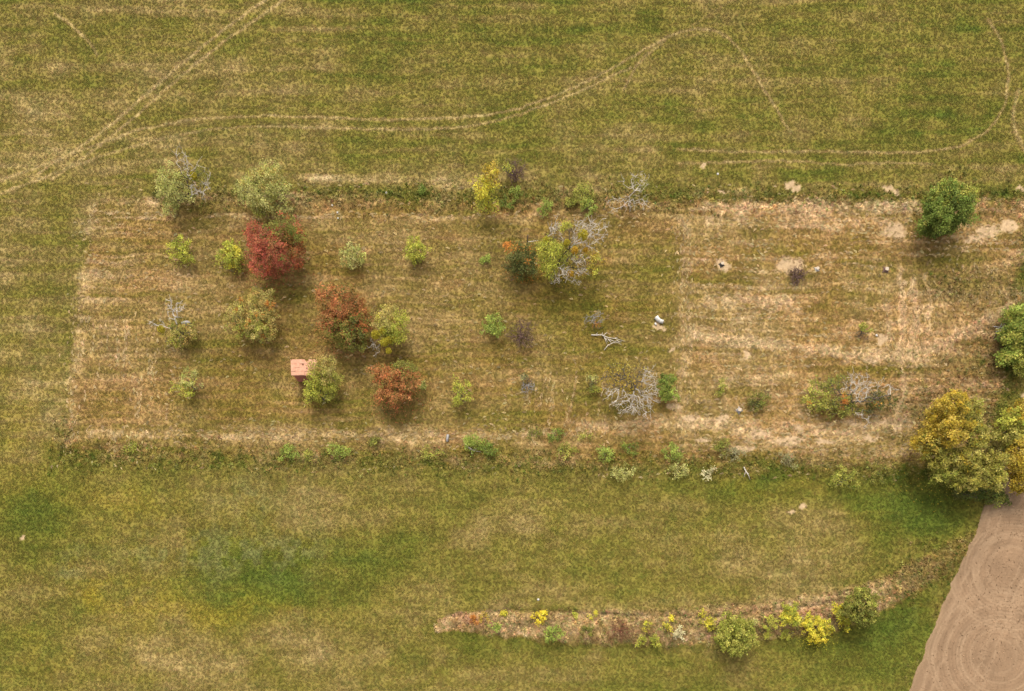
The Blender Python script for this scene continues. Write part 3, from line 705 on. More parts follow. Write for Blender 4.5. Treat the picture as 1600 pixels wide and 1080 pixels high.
# ---- second row
plant('broken_tree', 'broken old tree with pale dead limbs over olive foliage', 'tree', [(284, 520, 20, 18, .42, .28, 'olivetan', .8), (283, 508, 14, 7, .6, .12, 'oliveg', .5), (266, 478, 6, 14, .85, .12, None, .9), (281, 480, 11, 8, .9, .1, None, 1.0), (246, 506, 14, 5, .6, .08, None, .9), (270, 492, 8, 8, .75, .1, None, .7), (274, 532, 16, 12, .3, .15, 'ygreen', .5)], 4.6, ROWS, seed=51, tip=.024, mistle=[(252, 515, 6, .5, 'mistle')])
plant('fruit_tree', 'round olive tan fruit tree with thin spiky shoots', 'tree', [(397, 494, 36, 36, .55, .38, 'olivetan', 1.3), (400, 515, 26, 18, .5, .3, 'limegreen', .9), (412, 478, 14, 10, .78, .14, 'rust', .2)], 5.6, ROWS, seed=52, leaf=.19, clump=.2)
plant('red_tree', 'tall orange red tree with dark green lower side', 'tree', [(530, 478, 32, 32, .62, .32, 'orange', 1.2), (515, 470, 16, 20, .6, .25, 'orange', .9), (545, 520, 30, 24, .45, .3, 'oliveg', 1.2), (563, 495, 16, 24, .52, .28, 'redgreen', 1.0), (556, 512, 14, 18, .55, .25, 'dark', .9), (524, 500, 22, 16, .55, .25, 'redgreen', 1.0)], 7.2, 'red leaved trees', seed=53, leaf=.2, mixp=.25)
plant('mistletoe_tree', 'olive yellow tree carrying bright yellow mistletoe bunches', 'tree', [(605, 500, 24, 20, .62, .28, 'olivetan', 1.2), (622, 510, 16, 22, .55, .28, 'ygreen', 1.0), (608, 522, 18, 16, .55, .25, 'ygreen', .7), (590, 545, 12, 8, .4, .15, None, .7), (584, 536, 12, 8, .4, .12, None, .6)], 5.6, ROWS, seed=54, leaf=.19,
      mistle=[(587, 523, 7.5, .62, 'mistle'), (598, 517, 5.5, .66, 'mistle'), (600, 535, 6.5, .58, 'mistle'), (608, 531, 6, .6, 'mistle'), (617, 530, 4.5, .6, 'mistle'), (607, 548, 5, .5, 'mistle')])
plant('fruit_tree', 'small fresh green tree left of the purple shrub', 'tree', [lobe1(770, 508, 18, 'bright', .55, .38, .9, 17), (771, 503, 10, 8, .7, .15, None, .4)], 3.2, ROWS, seed=55, clump=.18)
plant('bare_shrub', 'leafless purple brown shrub beside the small fresh green tree', 'shrub', [lobe1(815, 521, 19, None, .55, .38, 4.2, 20)], 2.8, seed=56, deadmat=M_PURPLE, tip=.020)
plant('dying_tree', 'small dying tree with rust leaves above the fallen branch', 'tree', [(930, 500, 13, 12, .6, .3, None, 1.6), (930, 508, 7, 4, .4, .12, 'rust', .35)], 2.4, seed=57, deadmat=M_GREYW, tip=.017, lden=.5)
plant('scrub_bush', 'scrubby green bush over charred dark wood on dry ground', 'bush', [(1352, 510, 12, 9, .6, .3, 'limegreen', .7), (1348, 522, 11, 8, .4, .3, None, 1.6)], 1.8, seed=58, deadmat=M_DARKP, bush=True, clump=.17)
# ---- third row
plant('fruit_tree', 'thin pale yellow green tree alone near the left edge', 'tree', [(296, 592, 17, 15, .6, .3, 'pale', .8), (290, 607, 19, 14, .5, .3, 'ygreen', .6), (308, 600, 10, 14, .5, .25, None, .6)], 3.6, ROWS, seed=61, lden=.75, clump=.2)
plant('shed_tree', 'leafy yellow green tree leaning over the pink roofed shed', 'tree', [(498, 606, 23, 20, .5, .32, 'ygreen', 1.1), (505, 576, 19, 20, .85, .2, 'olivetan', 1.1), (498, 588, 13, 12, .85, .14, 'ygreen', .8), (514, 596, 16, 20, .55, .28, 'limegreen', .9), (491, 616, 13, 11, .4, .25, 'limegreen', .9)], 5.0, ROWS, seed=62, leaf=.19, base=(506, 625))
plant('red_tree', 'round orange red tree in the bottom row', 'tree', [(618, 600, 34, 28, .55, .36, 'orange', 1.2), (633, 578, 18, 14, .68, .22, 'oliveg', 1.0), (608, 590, 20, 20, .65, .25, 'redgreen', 1.0), (610, 618, 22, 12, .42, .25, 'orange', .9)], 6.0, 'red leaved trees', seed=63, leaf=.2, mixp=.25)
plant('sapling', 'tiny pale sapling touching the round orange red tree', 'sapling', [lobe1(662, 603, 8, 'pale', .5, .4, .8)], 1.3, seed=64, bush=True, clump=.14)
plant('fruit_tree', 'sparse yellow green tree right of the round orange red tree', 'tree', [(718, 600, 15, 12, .6, .3, 'ygreen', .7), (725, 618, 14, 13, .55, .3, 'ygreen', .6), (713, 628, 9, 8, .45, .2, 'ygreen', .7), (722, 612, 14, 14, .5, .3, None, .5)], 3.6, ROWS, seed=65, lden=.75, clump=.18)
plant('bare_shrub', 'little grey bare shrub between the sparse tree and the straw rows', 'shrub', [lobe1(824, 600, 9, None, .55, .38, 2.4, 14), (820, 592, 7, 6, .6, .2, 'grey', .4)], 1.9, seed=66, deadmat=M_GREYW, tip=.016)
plant('dying_tree', 'small grey sapling with few green leaves left of the white tree', 'tree', [(928, 597, 9, 10, .6, .3, None, 1.5), (930, 608, 9, 8, .4, .25, 'limegreen', .6), (926, 594, 8, 8, .5, .3, 'pale', .4)], 2.2, seed=67, deadmat=M_GREYW)
plant('bare_tree', 'nearly leafless whitish tree with scattered orange leaves', 'tree', [(982, 580, 30, 14, .72, .2, None, 1.3), (960, 602, 18, 20, .62, .2, None, 1.4), (992, 630, 24, 19, .55, .2, None, 2.0), (1013, 605, 15, 24, .62, .2, None, 1.5), (968, 588, 26, 20, .7, .25, 'gold', .55), (985, 602, 22, 18, .5, .2, 'gold', .4), (985, 575, 24, 9, .6, .2, 'olivetan', .5)], 5.6, ROWS, seed=68, tip=.019, lden=.22, clump=.3, leaf=.2, base=(986, 606))
plant('fruit_tree', 'compact green tree standing right of the whitish bare tree', 'tree', [lobe1(1042, 596, 13, 'green', .58, .35, 1.3, 13), (1043, 616, 15, 11, .5, .3, 'bright', 1.2)], 3.4, ROWS, seed=69, clump=.18)
plant('sapling', 'wispy light green sapling on the dry eastern ground', 'sapling', [lobe1(1128, 606, 11, 'limegreen', .5, .4, .7, 12)], 1.8, seed=70, bush=True, clump=.18, lden=.7)
plant('scrub_bush', 'dark olive bush with grey dead twigs beside a pale stump', 'bush', [(1187, 626, 17, 14, .45, .35, 'oliveg', .9), (1198, 612, 9, 6, .8, .15, None, 1.2), (1180, 630, 12, 10, .4, .3, 'dark', .6)], 2.2, seed=71, bush=True)
plant('collapsed_tree', 'wide collapsed tree with bleached limbs and low green shoots', 'tree', [(1286, 620, 32, 23, .4, .25, 'limegreen', .9), (1317, 638, 27, 16, .35, .22, 'oliveg', .8), (1371, 628, 22, 16, .4, .25, 'dark', .7), (1322, 596, 20, 13, .85, .12, None, 1.3), (1344, 604, 22, 16, .75, .15, None, 1.5), (1353, 616, 22, 14, .6, .15, None, 1.0), (1315, 622, 17, 14, .5, .15, None, 1.2), (1353, 650, 17, 12, .4, .12, None, 1.2), (1382, 615, 17, 16, .5, .2, None, 1.2), (1317, 624, 6, 10, .5, .15, 'rust', .4), (1370, 630, 6, 6, .5, .15, 'rust', .3), (1297, 600, 24, 14, .5, .2, 'oliveg', .5)], 4.2, ROWS, seed=72, tip=.018, mixp=.05, base=(1326, 632))
# ---- lower verge
for i, (sx, sy, r, h, pal, lab, den) in enumerate([
    (205, 699, 12, 1.2, 'limegreen', 'low lime bush near the lower left corner of the plot', .8),
    (452, 708, 17, 1.6, 'bright', 'bright green bush on lower verge below the shed', 1),
    (484, 712, 12, 1.3, 'limegreen', 'small lime bush between two bright verge bushes', .9),
    (530, 706, 17, 1.7, 'bright', 'bright green bush on lower verge left of the compact olive bush', 1),
    (585, 688, 12, 1.6, 'oliveg', 'compact olive bush on the lower verge below the round orange tree', 1),
    (672, 708, 14, 1.4, 'limegreen', 'lime bush by the grey log on the lower verge', .8),
    (740, 694, 16, 2.2, 'bright', 'tallest bright green bush of the lower verge', 1.2),
    (760, 702, 15, 1.8, 'green', 'green bush growing against the tallest verge bush', 1.0),
    (838, 676, 14, 1.4, 'oliveg', 'olive bush at the foot of the straw rows', .8),
    (868, 680, 14, 1.4, 'green', 'green bush touching the olive bush near the straw rows', .8),
    (885, 705, 15, 1.5, 'limegreen', 'lime bush on the verge below the olive bush', .8),
    (915, 682, 10, 1.2, 'limegreen', 'small lime bush in pale straw below the grey sapling', .7),
    (945, 708, 15, 1.5, 'bright', 'bright bush on the lower verge below the whitish bare tree', .9),
    (975, 738, 17, 1.9, 'pale', 'pale green bush pushing out into the south meadow', .9),
    (985, 698, 13, 1.5, 'green', 'green bush above the pale green meadow bush', .9),
    (1052, 708, 19, 1.8, 'bright', 'wide bright bush below the compact green tree', .9),
    (1062, 735, 16, 1.6, 'pale', 'pale bush below the wide bright bush', .8),
    (1108, 738, 11, 1.2, 'cream', 'dry cream coloured bush left of the fallen twig', .7),
    (1128, 696, 15, 1.6, 'oliveg', 'dark olive bush on the lower verge near bare earth', .9),
    (1148, 712, 16, 1.2, 'grey', 'grey green thicket next to the dark olive verge bush', .8),
    (1235, 716, 18, 1.2, 'grey', 'grey green low thicket below the bare earth patches', .7),
    (1320, 748, 22, 2.0, 'limegreen', 'wide lime bush on lower verge left of the golden tree', .9),
    (1380, 742, 18, 1.6, 'oliveg', 'olive bush at the shady foot of the golden tree', .9)]):
    plant('bush', lab, 'bush', [lobe1(sx, sy, r, pal, .5, .4, den, r*.8)], h, HEDGE, seed=80+i, bush=True, leaf=.18, clump=.22)
# ---- corner trees
GT = 'tall golden trees at the corner'
plant('golden_tree', 'huge golden olive tree at the lower right corner of the plot', 'tree',
      [(1452, 690, 22, 18, .5, 0.16, 'gold', 1.3), (1470, 660, 22, 20, .62, 0.16, 'gold', 1.4), (1486, 634, 22, 17, .72, 0.14, 'gold', 1.4), (1512, 645, 19, 20, .7, 0.14, 'goldgreen', 1.3), (1495, 672, 22, 18, .74, 0.13, 'gold', 1.4), (1525, 680, 19, 20, .66, 0.14, 'goldgreen', 1.2), (1470, 715, 24, 15, .48, 0.14, 'goldgreen', 1.2), (1510, 715, 22, 17, .55, 0.14, 'goldgreen', 1.2)],
      10.5, GT, seed=111, leaf=.25, lden=1.5, clump=.24, trunk=.4, shell=1.2)
plant('golden_tree', 'rounded olive green tree below the huge golden tree', 'tree',
      [(1475, 738, 19, 13, .55, 0.14, 'limegreen', 1.2), (1508, 752, 21, 13, .55, 0.16, 'goldgreen', 1.3), (1552, 745, 19, 17, .6, 0.16, 'goldgreen', 1.4), (1553, 722, 17, 15, .68, 0.14, 'goldgreen', 1.2), (1528, 735, 15, 13, .62, 0.14, 'goldgreen', 1.1)], 8.0, GT, seed=112, leaf=.25, lden=1.4, clump=.24, trunk=.35, shell=1.2)
plant('golden_tree', 'amber leaved tree at the tip of the tilled field', 'tree',
      [(1592, 712, 17, 20, .6, 0.17, 'gold', 1.4), (1604, 735, 19, 17, .5, 0.17, 'gold', 1.3), (1596, 755, 15, 13, .42, 0.16, 'gold', 1.2), (1620, 710, 19, 20, .6, 0.17, 'gold', 1.2)], 8.5, GT, seed=113, leaf=.25, lden=1.4, clump=.24, trunk=.35, shell=1.2)
plant('golden_tree', 'pale golden green tree right of the huge golden tree', 'tree',
      [(1584, 682, 19, 17, .6, 0.17, 'goldgreen', 1.3), (1582, 655, 17, 13, .66, 0.16, 'ygreen', 1.1), (1604, 645, 17, 17, .66, 0.16, 'gold', 1.2), (1606, 680, 17, 15, .62, 0.16, 'goldgreen', 1.1)], 8.0, GT, seed=114, leaf=.25, lden=1.3, clump=.24, trunk=.35, shell=1.2)
plant('dark_bush', 'dark green undergrowth where meadow meets the tilled field', 'bush', [(1545, 772, 30, 13, .5, .4, 'darkgreen', 1.2), (1510, 768, 22, 10, .45, .35, 'dark', 1.0), (1558, 782, 16, 10, .4, .35, 'oliveg', .8)], 2.4, seed=115, bush=True, leaf=.22)
for i, (sx, sy, rx, ry, h, pal, lab) in enumerate([
    (1588, 494, 16, 14, 4.0, 'bright', 'bright green tree topmost in the right edge thicket'),
    (1584, 525, 18, 18, 4.4, 'green', 'deep green tree behind the grey pole frame'),
    (1575, 556, 15, 13, 3.4, 'bright', 'bright low tree under the deep green thicket tree'),
    (1600, 560, 16, 20, 4.2, 'limegreen', 'light green tree at the foot of the right edge thicket'),
    (1606, 515, 16, 26, 4.6, 'green', 'tall green tree at the back of the right edge thicket')]):
    plant('thicket_tree', lab, 'tree', [(sx, sy, rx, ry, .55, .4, pal, 1.4), (sx-4, sy+5, rx*.7, ry*.7, .7, .2, 'limegreen', .6)], h, 'trees of the right edge thicket', seed=120+i, leaf=.23, lden=1.2)
# ---- hedge bank in the south field
for i, (sx, sy, r, h, pal, lab, den, lf) in enumerate([
    (740, 969, 6, .9, 'rust', 'tiny rust coloured shrub at the left tip of the bank', .8, .15),
    (757, 966, 11, 1.0, 'gold', 'low brown gold shrub behind the green sapling on the bank', .7, .15),
    (785, 959, 5, .9, 'yellow', 'tiny yellow shrub on the ditch edge left of the bright yellow bush', 1, .15),
    (774, 981, 9, 1.7, 'bright', 'small fresh green sapling at the left end of the bank', 1, .17),
    (844, 965, 11, 1.6, 'brightyel', 'bright lemon yellow bush on the bank', 1.3, .2),
    (864, 989, 13, 2.4, 'bright', 'upright light green sapling below the lemon yellow bush', 1.1, .2),
    (899, 961, 4, .7, 'ygreen', 'tiny yellow green plant on the ditch edge', .8, .14),
    (917, 986, 11, 1.2, 'oliveg', 'olive brown shrub between the sapling and the reddish shrub', .8, .17),
    (926, 963, 8, .9, 'yellow', 'low yellow shrub above the olive brown shrub', .6, .15),
    (1008, 978, 9, 1.3, 'yellow', 'small yellow shrub above the pair of lime saplings', .7, .17),
    (1003, 1003, 9, 1.8, 'ygreen', 'lime sapling next to its twin below the bank', 1, .17),
    (1021, 1003, 10, 1.9, 'ygreen', 'larger lime sapling of the pair below the bank', 1, .17),
    (1040, 979, 9, 1.2, 'yellow', 'thin yellow shrub beside the cream shrub', .6, .17),
    (1049, 965, 4, .8, 'brightyel', 'tiny lemon shrub in the ditch above the thin yellow shrub', 1, .14),
    (1061, 990, 11, 1.3, 'cream', 'cream white dry shrub on the bank', 1, .18),
    (1093, 961, 12, 1.1, 'yellow', 'low spreading yellow shrub along the ditch', .6, .17),
    (1112, 972, 11, 1.6, 'yellow', 'amber shrub leaning on the round olive tree', .9, .18),
    (1202, 976, 14, 1.8, 'ygreen', 'yellow green shrub left of the tall yellow shrub', .7, .18),
    (1199, 992, 7, 1.1, 'ygreen', 'tiny lime shrub under the yellow green shrub', .7, .16),
    (1227, 992, 7, 1.1, 'ygreen', 'tiny lime shrub between the two large yellow shrubs', .9, .16),
    (1176, 973, 5, 1.0, 'pale', 'tiny pale shrub at the right side of the round olive tree', .7, .15)]):
    plant('shrub', lab, 'shrub', [lobe1(sx, sy, r, pal, .55, .42, den)], h, STRIP, seed=140+i, bush=True, leaf=lf, clump=.15)
plant('bare_shrub', 'reddish brown twiggy shrub in the middle of the bank', 'shrub', [lobe1(968, 985, 19, None, .5, .42, 4.2, 16)], 1.7, seed=170, deadmat=M_REDTW, tip=.020)
plant('round_tree', 'round olive green tree on the bank', 'tree', [(1147, 990, 28, 27, .6, .32, 'limegreen', 1.9), (1152, 1008, 20, 16, .5, .3, 'limegreen', 1.3)], 5.0, seed=171, leaf=.26, lden=1.2, clump=.2)
plant('shrub', 'tall yellow green shrub in three clumps on the bank', 'shrub', [(1232, 950, 10, 11, .7, .25, 'ygreen', 1.2), (1230, 965, 14, 13, .55, .35, 'yellow', 1.2), (1240, 970, 8, 9, .45, .3, 'ygreen', .8)], 2.8, STRIP, seed=172, leaf=.24, clump=.18)
plant('shrub', 'glowing yellow shrub between tall shrub and round green tree', 'shrub', [(1276, 982, 20, 18, .6, .35, 'yellow', 1.5), (1275, 997, 13, 9, .5, .3, 'brightyel', 1.0), (1258, 973, 10, 7, .5, .25, 'yellow', .8)], 3.0, STRIP, seed=173, leaf=.26, clump=.18)
plant('shrub', 'yellow shrub pressed against the round green tree', 'shrub', [(1308, 951, 10, 8, .55, .3, 'yellow', 1.0), (1320, 970, 10, 14, .5, .32, 'yellow', 1.1), (1316, 956, 9, 9, .6, .25, 'ygreen', .8)], 2.8, STRIP, seed=174, leaf=.24, clump=.18)
plant('round_tree', 'round green tree at the right end of the bank', 'tree', [(1342, 950, 26, 26, .6, .34, 'oliveg', 1.5), (1345, 945, 22, 22, .62, .3, 'limegreen', 1.2)], 5.2, seed=175, leaf=.25, lden=1.2, clump=.2)

# ------------------------------------------------------------------ shed
def prism(name, pts, z0, z1, mat, parent):
    """vertical extrusion of a plan polygon, local coordinates"""
    n = len(pts); V = [(x, y, z0) for x, y in pts]+[(x, y, z1) for x, y in pts]
    F = [tuple(range(n-1, -1, -1)), tuple(range(n, 2*n))]+[(i, (i+1) % n, (i+1) % n+n, i+n) for i in range(n)]
    me = bpy.data.meshes.new(name); me.from_pydata(V, [], F); me.materials.append(mat); me.update()
    return link(name, me, parent)
def boxme(name, sx, sy, sz, mat, bev=.0):
    V = [(x*sx/2, y*sy/2, z*sz/2) for z in (-1, 1) for y in (-1, 1) for x in (-1, 1)]
    F = [(0, 2, 3, 1), (4, 5, 7, 6), (0, 1, 5, 4), (2, 6, 7, 3), (0, 4, 6, 2), (1, 3, 7, 5)]
    me = bpy.data.meshes.new(name); me.from_pydata(V, [], F); me.materials.append(mat); me.update(); return me
def build_shed():
    rng = random.Random(4)
    ztop = 3.25
    fl = unproj(452.5, 585.5, ztop); bl = unproj(457.5, 562.5, ztop); 
    W = 3.9; Dp = fl[1]*-1+bl[1]
    x0 = (fl[0]+bl[0])/2; g = hz(x0+W/2, fl[1])
    root = empty('garden_shed', (x0, fl[1], g), 'small red board shed with a patched salmon pink roof', 'shed')
    ov = .10
    # boards, leaving a door gap in the front wall
    bw = .24; shared = boxme('wall_board', bw-.012, .035, 3.05, M_BOARD)
    def board(x, y, rz):
        o = link('wall_board', shared, root); o.location = (x, y, 1.5+rng.uniform(-.015, .015)); o.rotation_euler = (rng.uniform(-.006, .006), 0, rz)
    n = int((W-2*ov)/bw)
    for k in range(n):
        x = ov+.06+bw*(k+.5)
        if not (2.2 < x < 3.1): board(x, ov+rng.uniform(0, .012), 0)
        board(x, Dp-ov+rng.uniform(0, .012), 0)
    m = int((Dp-2*ov)/bw)
    for k in range(m):
        y = ov+.05+bw*(k+.5)
        board(ov, y, math.pi/2); board(W-ov, y, math.pi/2)
    d = link('door', boxme('door', .86, .05, 1.95, M_BOARD), root); d.location = (2.66, ov-.01, 1.0)
    hd = link('handle', boxme('handle', .04, .07, .16, M_DARKP), d); hd.location = (.34, -.05, 0)
    for (x, y) in ((ov+.08, ov+.08), (W-ov-.08, ov+.08), (ov+.08, Dp-ov-.08), (W-ov-.08, Dp-ov-.08)):
        p = link('corner_post', boxme('corner_post', .1, .1, 3.2, M_BOARD), root); p.location = (x, y, 1.55)
    for y, z in ((ov+.1, 3.06), (Dp-ov-.1, 3.26)):
        p = link('rafter', boxme('rafter', W-.3, .08, .1, M_BOARD), root); p.location = (W/2, y, z)
    # roof: rows of overlapping sheets, one corner missing and small holes left open
    nx, ny = 6, 4; sw = W/nx; sd = Dp/ny; tilt = math.atan2(.2, Dp)
    sh = boxme('roof_sheet', sw+.02, sd+.07, .025, M_ROOF)
    def gapped(name, hx, hy, r):   # sheet with a torn hole
        import bmesh
        bm = bmesh.new(); N = 8
        gv = [[bm.verts.new(((i/N-.5)*(sw+.02), (j/N-.5)*(sd+.07), .0)) for i in range(N+1)] for j in range(N+1)]
        for j in range(N):
            for i in range(N):
                cx, cy = ((i+.5)/N-.5)*sw, ((j+.5)/N-.5)*sd
                if math.hypot(cx-hx, cy-hy) > r: bm.faces.new((gv[j][i], gv[j][i+1], gv[j+1][i+1], gv[j+1][i]))
        r_ = bmesh.ops.extrude_face_region(bm, geom=bm.faces[:])
        for v in [e for e in r_['geom'] if isinstance(e, bmesh.types.BMVert)]: v.co.z += .025
        me = bpy.data.meshes.new(name); bm.to_mesh(me); bm.free(); me.materials.append(M_ROOF); return me
    for j in range(ny):
        for i in range(nx):
            me = sh
            if (i, j) == (3, 3): me = gapped('roof_sheet', .1, .25, .24)
            if (i, j) == (2, 2): me = gapped('roof_sheet', .18, .1, .11)
            if (i, j) == (3, 1): me = gapped('roof_sheet', .1, .1, .08)
            if (i, j) == (0, 3): me = gapped('roof_sheet', -.36, .3, .22)
            o = link('roof_sheet', me, root); y = (j+.5)*sd
            o.location = ((i+.5)*sw+rng.uniform(-.01, .01), y, 3.14+.2*y/Dp+.018*((i+j*2) % 3)+(.012 if j % 2 else 0))
            o.rotation_euler = (tilt-.035+rng.uniform(-.01, .01), rng.uniform(-.008, .008), rng.uniform(-.012, .012))
    for x in (0, W):
        o = link('verge_trim', boxme('verge_trim', .09, Dp+.1, .1, M_ROOF), root); o.location = (x, Dp/2, 3.22); o.rotation_euler = (tilt, 0, 0)
    o = link('front_trim', boxme('front_trim', W-.1, .05, .09, M_ROOF), root); o.location = (W/2, -.05, 3.10)
build_shed()

# ------------------------------------------------------------------ logs, stumps, poles and small pieces
def tube_path(name, path, rad, mat, parent=None, sides=9, cap=None):
    path = np.array(path, float); n = len(path); V = []; F = []
    for i in range(n):
        d = path[min(i+1, n-1)]-path[max(i-1, 0)]; d /= np.linalg.norm(d)
        ref = np.array([0, 0, 1.]) if abs(d[2]) < .9 else np.array([1., 0, 0])
        u = np.cross(d, ref); u /= np.linalg.norm(u); v = np.cross(d, u)
        for k in range(sides):
            a = k*2*math.pi/sides; r = rad[i]*(1+.09*math.sin(k*2.3+i*1.7))
            V.append(tuple(path[i]+u*math.cos(a)*r+v*math.sin(a)*r))
    for i in range(n-1):
        for k in range(sides): F.append((i*sides+k, i*sides+(k+1) % sides, (i+1)*sides+(k+1) % sides, (i+1)*sides+k))
    F += [tuple(range(sides-1, -1, -1)), tuple((n-1)*sides+k for k in range(sides))]
    me = bpy.data.meshes.new(name); me.from_pydata(V, [], F); me.materials.append(mat)
    if cap is not None:
        me.materials.append(cap); me.polygons[-1].material_index = 1; me.polygons[-2].material_index = 1
    for p in me.polygons[:-2]: p.use_smooth = True
    me.update(); return link(name, me, parent)
def log_at(name, label, cat, px, rad, mat, group=None, cap=M_CUT):
    """px: list of photo pixels along the log lying on the ground"""
    w = [unproj(a, b, rad) for a, b in px]; o0 = w[0]; g = hz(o0[0], o0[1])
    path = [q-o0+np.array([0, 0, hz(q[0], q[1])-g+rad*.82]) for q in w]
    o = tube_path(name, path, [rad*(1-.18*i/len(path)) for i in range(len(path))], mat, None, 10, cap)
    o.location = (o0[0], o0[1], g); return tag(o, label, cat, group)
log_at('log', 'white barkless log lying curved on the grass', 'log', [(1025.5, 495), (1028, 498.5), (1032, 501.5), (1036.5, 502.5)], .33, M_WHITEW)
log_at('log', 'short white wood piece below the curved white log', 'log', [(1023.5, 504.5), (1025.5, 508)], .13, M_WHITEW)
log_at('log', 'thick grey log resting at the broken old tree', 'log', [(285, 507), (290, 504.5), (294, 504), (297, 506)], .32, M_GREYW)
log_at('log', 'short grey log in the lower verge right of the compact olive bush', 'log', [(700, 679), (699, 685), (698.5, 690)], .2, M_GREYW)
def stump(label, sx, sy, r, h, mat, group='tree stumps in the plot'):
    p = unproj(sx, sy, h); g = hz(p[0], p[1]); root = empty('tree_stump', (p[0], p[1], g), label, 'stump', group)
    tube_path('stump_wood', [(0, 0, -.1), (0, 0, .08), (.02, 0, h*.5), (.03, .02, h)], [r*1.5, r*1.25, r, r*.95], mat, root, 11, M_CUT)
    for k in range(4):
        a = k*1.6+sx; tube_path('root', [(r*.6*math.cos(a), r*.6*math.sin(a), .1), (r*1.6*math.cos(a), r*1.6*math.sin(a), .02), (r*2.4*math.cos(a+.2), r*2.4*math.sin(a+.2), -.06)], [r*.4, r*.28, r*.1], mat, root, 6)
stump('dark stump in the small round bare earth patch', 1129, 411, .26, .45, M_DARKP)
stump('pale grey stump right of the brush pile', 1278, 419, .26, .4, M_STONE)
stump('dark brown stump on dry straw ground', 1386, 420, .33, .4, M_PURPLE)
stump('pale cut stump left of the dark olive bush', 1156, 640, .32, .45, M_GREYW)
plant('brush_pile', 'dark purple brown brush pile on the large bare earth patch', 'brush pile', [lobe1(1245, 430, 11, None, .45, .4, 9.0, 12)], 1.1, seed=200, deadmat=M_PURPLE, tip=.028, bush=True, gnarl=.2)
# fallen bleached branch
def fallen(label, segs, z, mat=M_DEAD, group=None):
    o0 = unproj(segs[0][0][0], segs[0][0][1], z); g = hz(o0[0], o0[1]); root = empty('fallen_branch', (o0[0], o0[1], g), label, 'branch', group)
    rng = np.random.RandomState(len(label))
    for k, s in enumerate(segs):
        path = []
        for i, (a, b) in enumerate(s):
            q = unproj(a, b, z)-o0; q[2] = .06+rng.rand()*.16+(.22 if 0 < i < len(s)-1 else 0); path.append(q)
        r0 = .11 if k == 0 else .065
        tube_path('main_stem' if k == 0 else 'side_branch', path, list(np.linspace(r0, .025, len(path))), mat, root, 6)
fallen('bleached fallen branch lying on the grass below the small dying tree', [[(924, 523), (932, 524), (940, 524), (950, 528), (962, 530), (977, 533)], [(941, 525), (946, 522), (949, 519)], [(943, 525), (946, 532), (948, 538)], [(945, 525), (950, 535)], [(958, 529), (965, 527)], [(944, 547), (950, 540), (958, 536), (966, 536), (972, 539)], [(949, 528), (954, 535), (956, 537)], [(963, 531), (968, 535), (971, 534)], [(952, 530), (959, 534), (966, 533)], [(940, 524), (942, 519)], [(930, 524), (934, 520)]], .15)
fallen('thin bleached twig fallen below the plot edge in south meadow', [[(1162, 730), (1165, 737), (1169, 744), (1172, 750)], [(1165, 736), (1163, 745)], [(1166, 738), (1171, 741)]], .12)
fallen('forked dead sticks beside the tallest bright verge bush', [[(726, 694), (733, 700), (740, 704), (752, 706)], [(734, 700), (738, 712)], [(738, 703), (746, 700)]], .3)
# tall pole with a side arm
pb = unproj(823.5, 396, 0); pg = hz(pb[0], pb[1])
pole = empty('wooden_pole', (pb[0], pb[1], pg), 'thin dark wooden pole with pale side arm beside the dark tree', 'pole')
tube_path('post', [(0, 0, -.3), (.02, .02, 2.5), (.03, 0, 5.0)], [.11, .09, .07], M_DARKP, pole, 8)
tube_path('side_arm', [(.02, 0, 3.2), (.7, .02, 3.28), (1.65, .12, 3.42)], [.06, .05, .035], M_DEAD, pole, 6)
# grey pole frame at the thicket
fb = unproj(1555, 520, 0); fg = hz(fb[0], fb[1]); fr = empty('pole_frame', (fb[0], fb[1], fg), 'grey frame of crossed poles leaning against the thicket', 'frame')
for a, b in [((-.9, .9, .05), (.9, .1, 1.3)), ((-.5, 1.0, .05), (.8, -.1, 1.2)), ((-.4, -.9, .05), (.2, .9, 1.1)), ((0, -.8, .05), (.5, .8, 1.2)), ((-.4, .3, .55), (.6, .35, .8)), ((-.3, -.1, .4), (.6, -.1, .75))]:
    tube_path('pole', [a, tuple((np.array(a)+np.array(b))/2+np.array([.02, 0, .02])), b], [.055, .05, .04], M_GREYW, fr, 6)
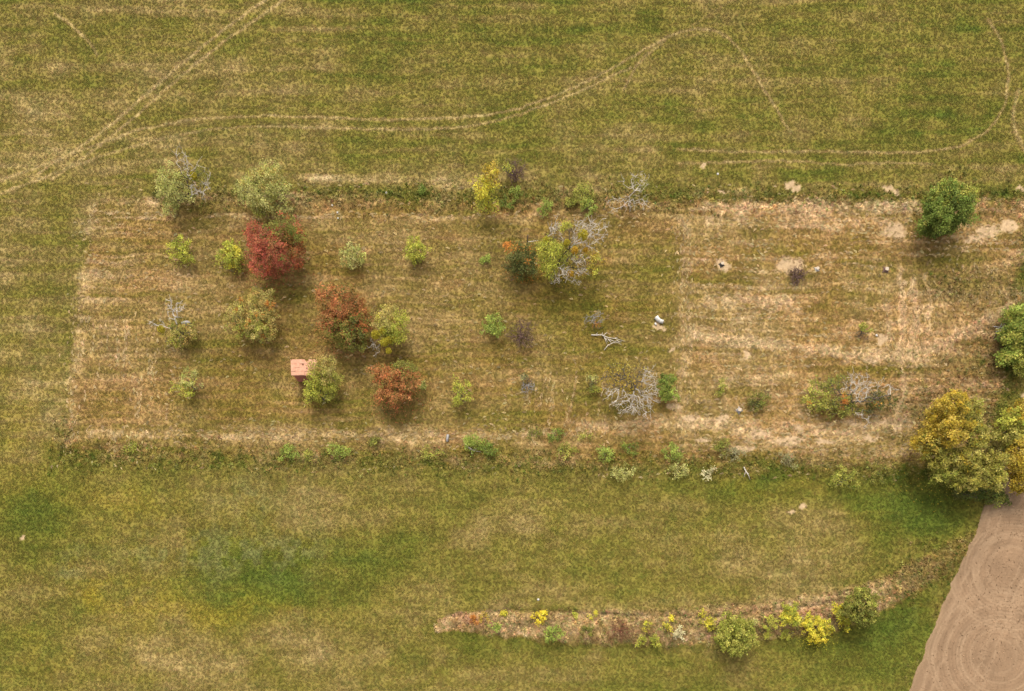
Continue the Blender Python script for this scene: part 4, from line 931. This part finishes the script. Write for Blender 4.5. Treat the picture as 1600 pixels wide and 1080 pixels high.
# pale stones lying about
def stone(label, sx, sy, r, group):
    p = unproj(sx, sy, r*.5); g = hz(p[0], p[1]); rng = np.random.RandomState(int(sx*3+sy))
    import bmesh
    bm = bmesh.new(); bmesh.ops.create_icosphere(bm, subdivisions=2, radius=r)
    for v in bm.verts: v.co *= 1+.28*(vnoise(np.array([v.co.x/r*1.3+sx]), np.array([v.co.y/r*1.3+v.co.z/r+sy]), 3)[0]-.5); v.co.z *= .62
    me = bpy.data.meshes.new('stone'); bm.to_mesh(me); bm.free(); me.materials.append(M_STONE)
    o = link('stone', me); o.location = (p[0], p[1], g+r*.3); o.rotation_euler = (0, 0, rng.rand()*6)
    return tag(o, label, 'stone', group)
for sx, sy, r, lab in [(527, 332, .16, 'small white stone on upper verge edge below the pale tree'), (519, 321, .16, 'white stone in verge grass right of the pale tree'), (528, 341, .14, 'white stone at the plot edge, lowest of three'),
                       (841, 937, .2, 'white stone on the meadow above the bank'), (604, 301, .22, 'pale stone in the tall verge grass left of the tiny verge bush'), (1122, 271, .18, 'white stone on meadow below the bare earth spot'), (1370, 524, .2, 'white stone by the charred wood bush')]:
    stone(lab, sx, sy, r, 'stones in the grass')

# leaves fallen under the red, orange and yellow crowns
def build_fallen_leaves():
    rng = np.random.RandomState(9); C = []; K = []
    for sx, sy, r, n, pal in [(432, 420, 52, 900, 'red'), (540, 520, 55, 900, 'orange'), (622, 625, 48, 800, 'orange'), (282, 402, 24, 160, 'ygreen'), (362, 410, 26, 160, 'yellow'), (885, 415, 55, 500, 'gold'), (988, 615, 42, 300, 'gold'), (1480, 720, 90, 900, 'gold'), (1275, 1000, 30, 250, 'yellow'), (1235, 975, 30, 200, 'yellow'), (400, 515, 45, 300, 'olivetan'), (820, 420, 34, 250, 'rust'), (765, 322, 26, 150, 'yellow'), (500, 615, 40, 250, 'ygreen'), (1147, 1005, 40, 250, 'limegreen')]:
        a = rng.rand(n)*6.283; q = r*np.sqrt(rng.rand(n))*rng.uniform(.5, 1.25, n)
        x = (sx+q*np.cos(a)-800)*PXM; y = (540-sy-q*np.sin(a)*.8)*PXM
        C.append(np.stack([x, y, height(x, y)+.10], -1)); pc = PAL[pal]; K.append(pc[rng.randint(len(pc), size=n)]*rng.lognormal(0, .2, (n, 1)))
    me = leaf_mesh('fallen_leaves', rng, np.concatenate(C), np.concatenate(K), .16, 2.5)
    tag(link('fallen_leaves', me), 'fallen autumn leaves scattered on the grass under the trees', kind='stuff')
build_fallen_leaves()
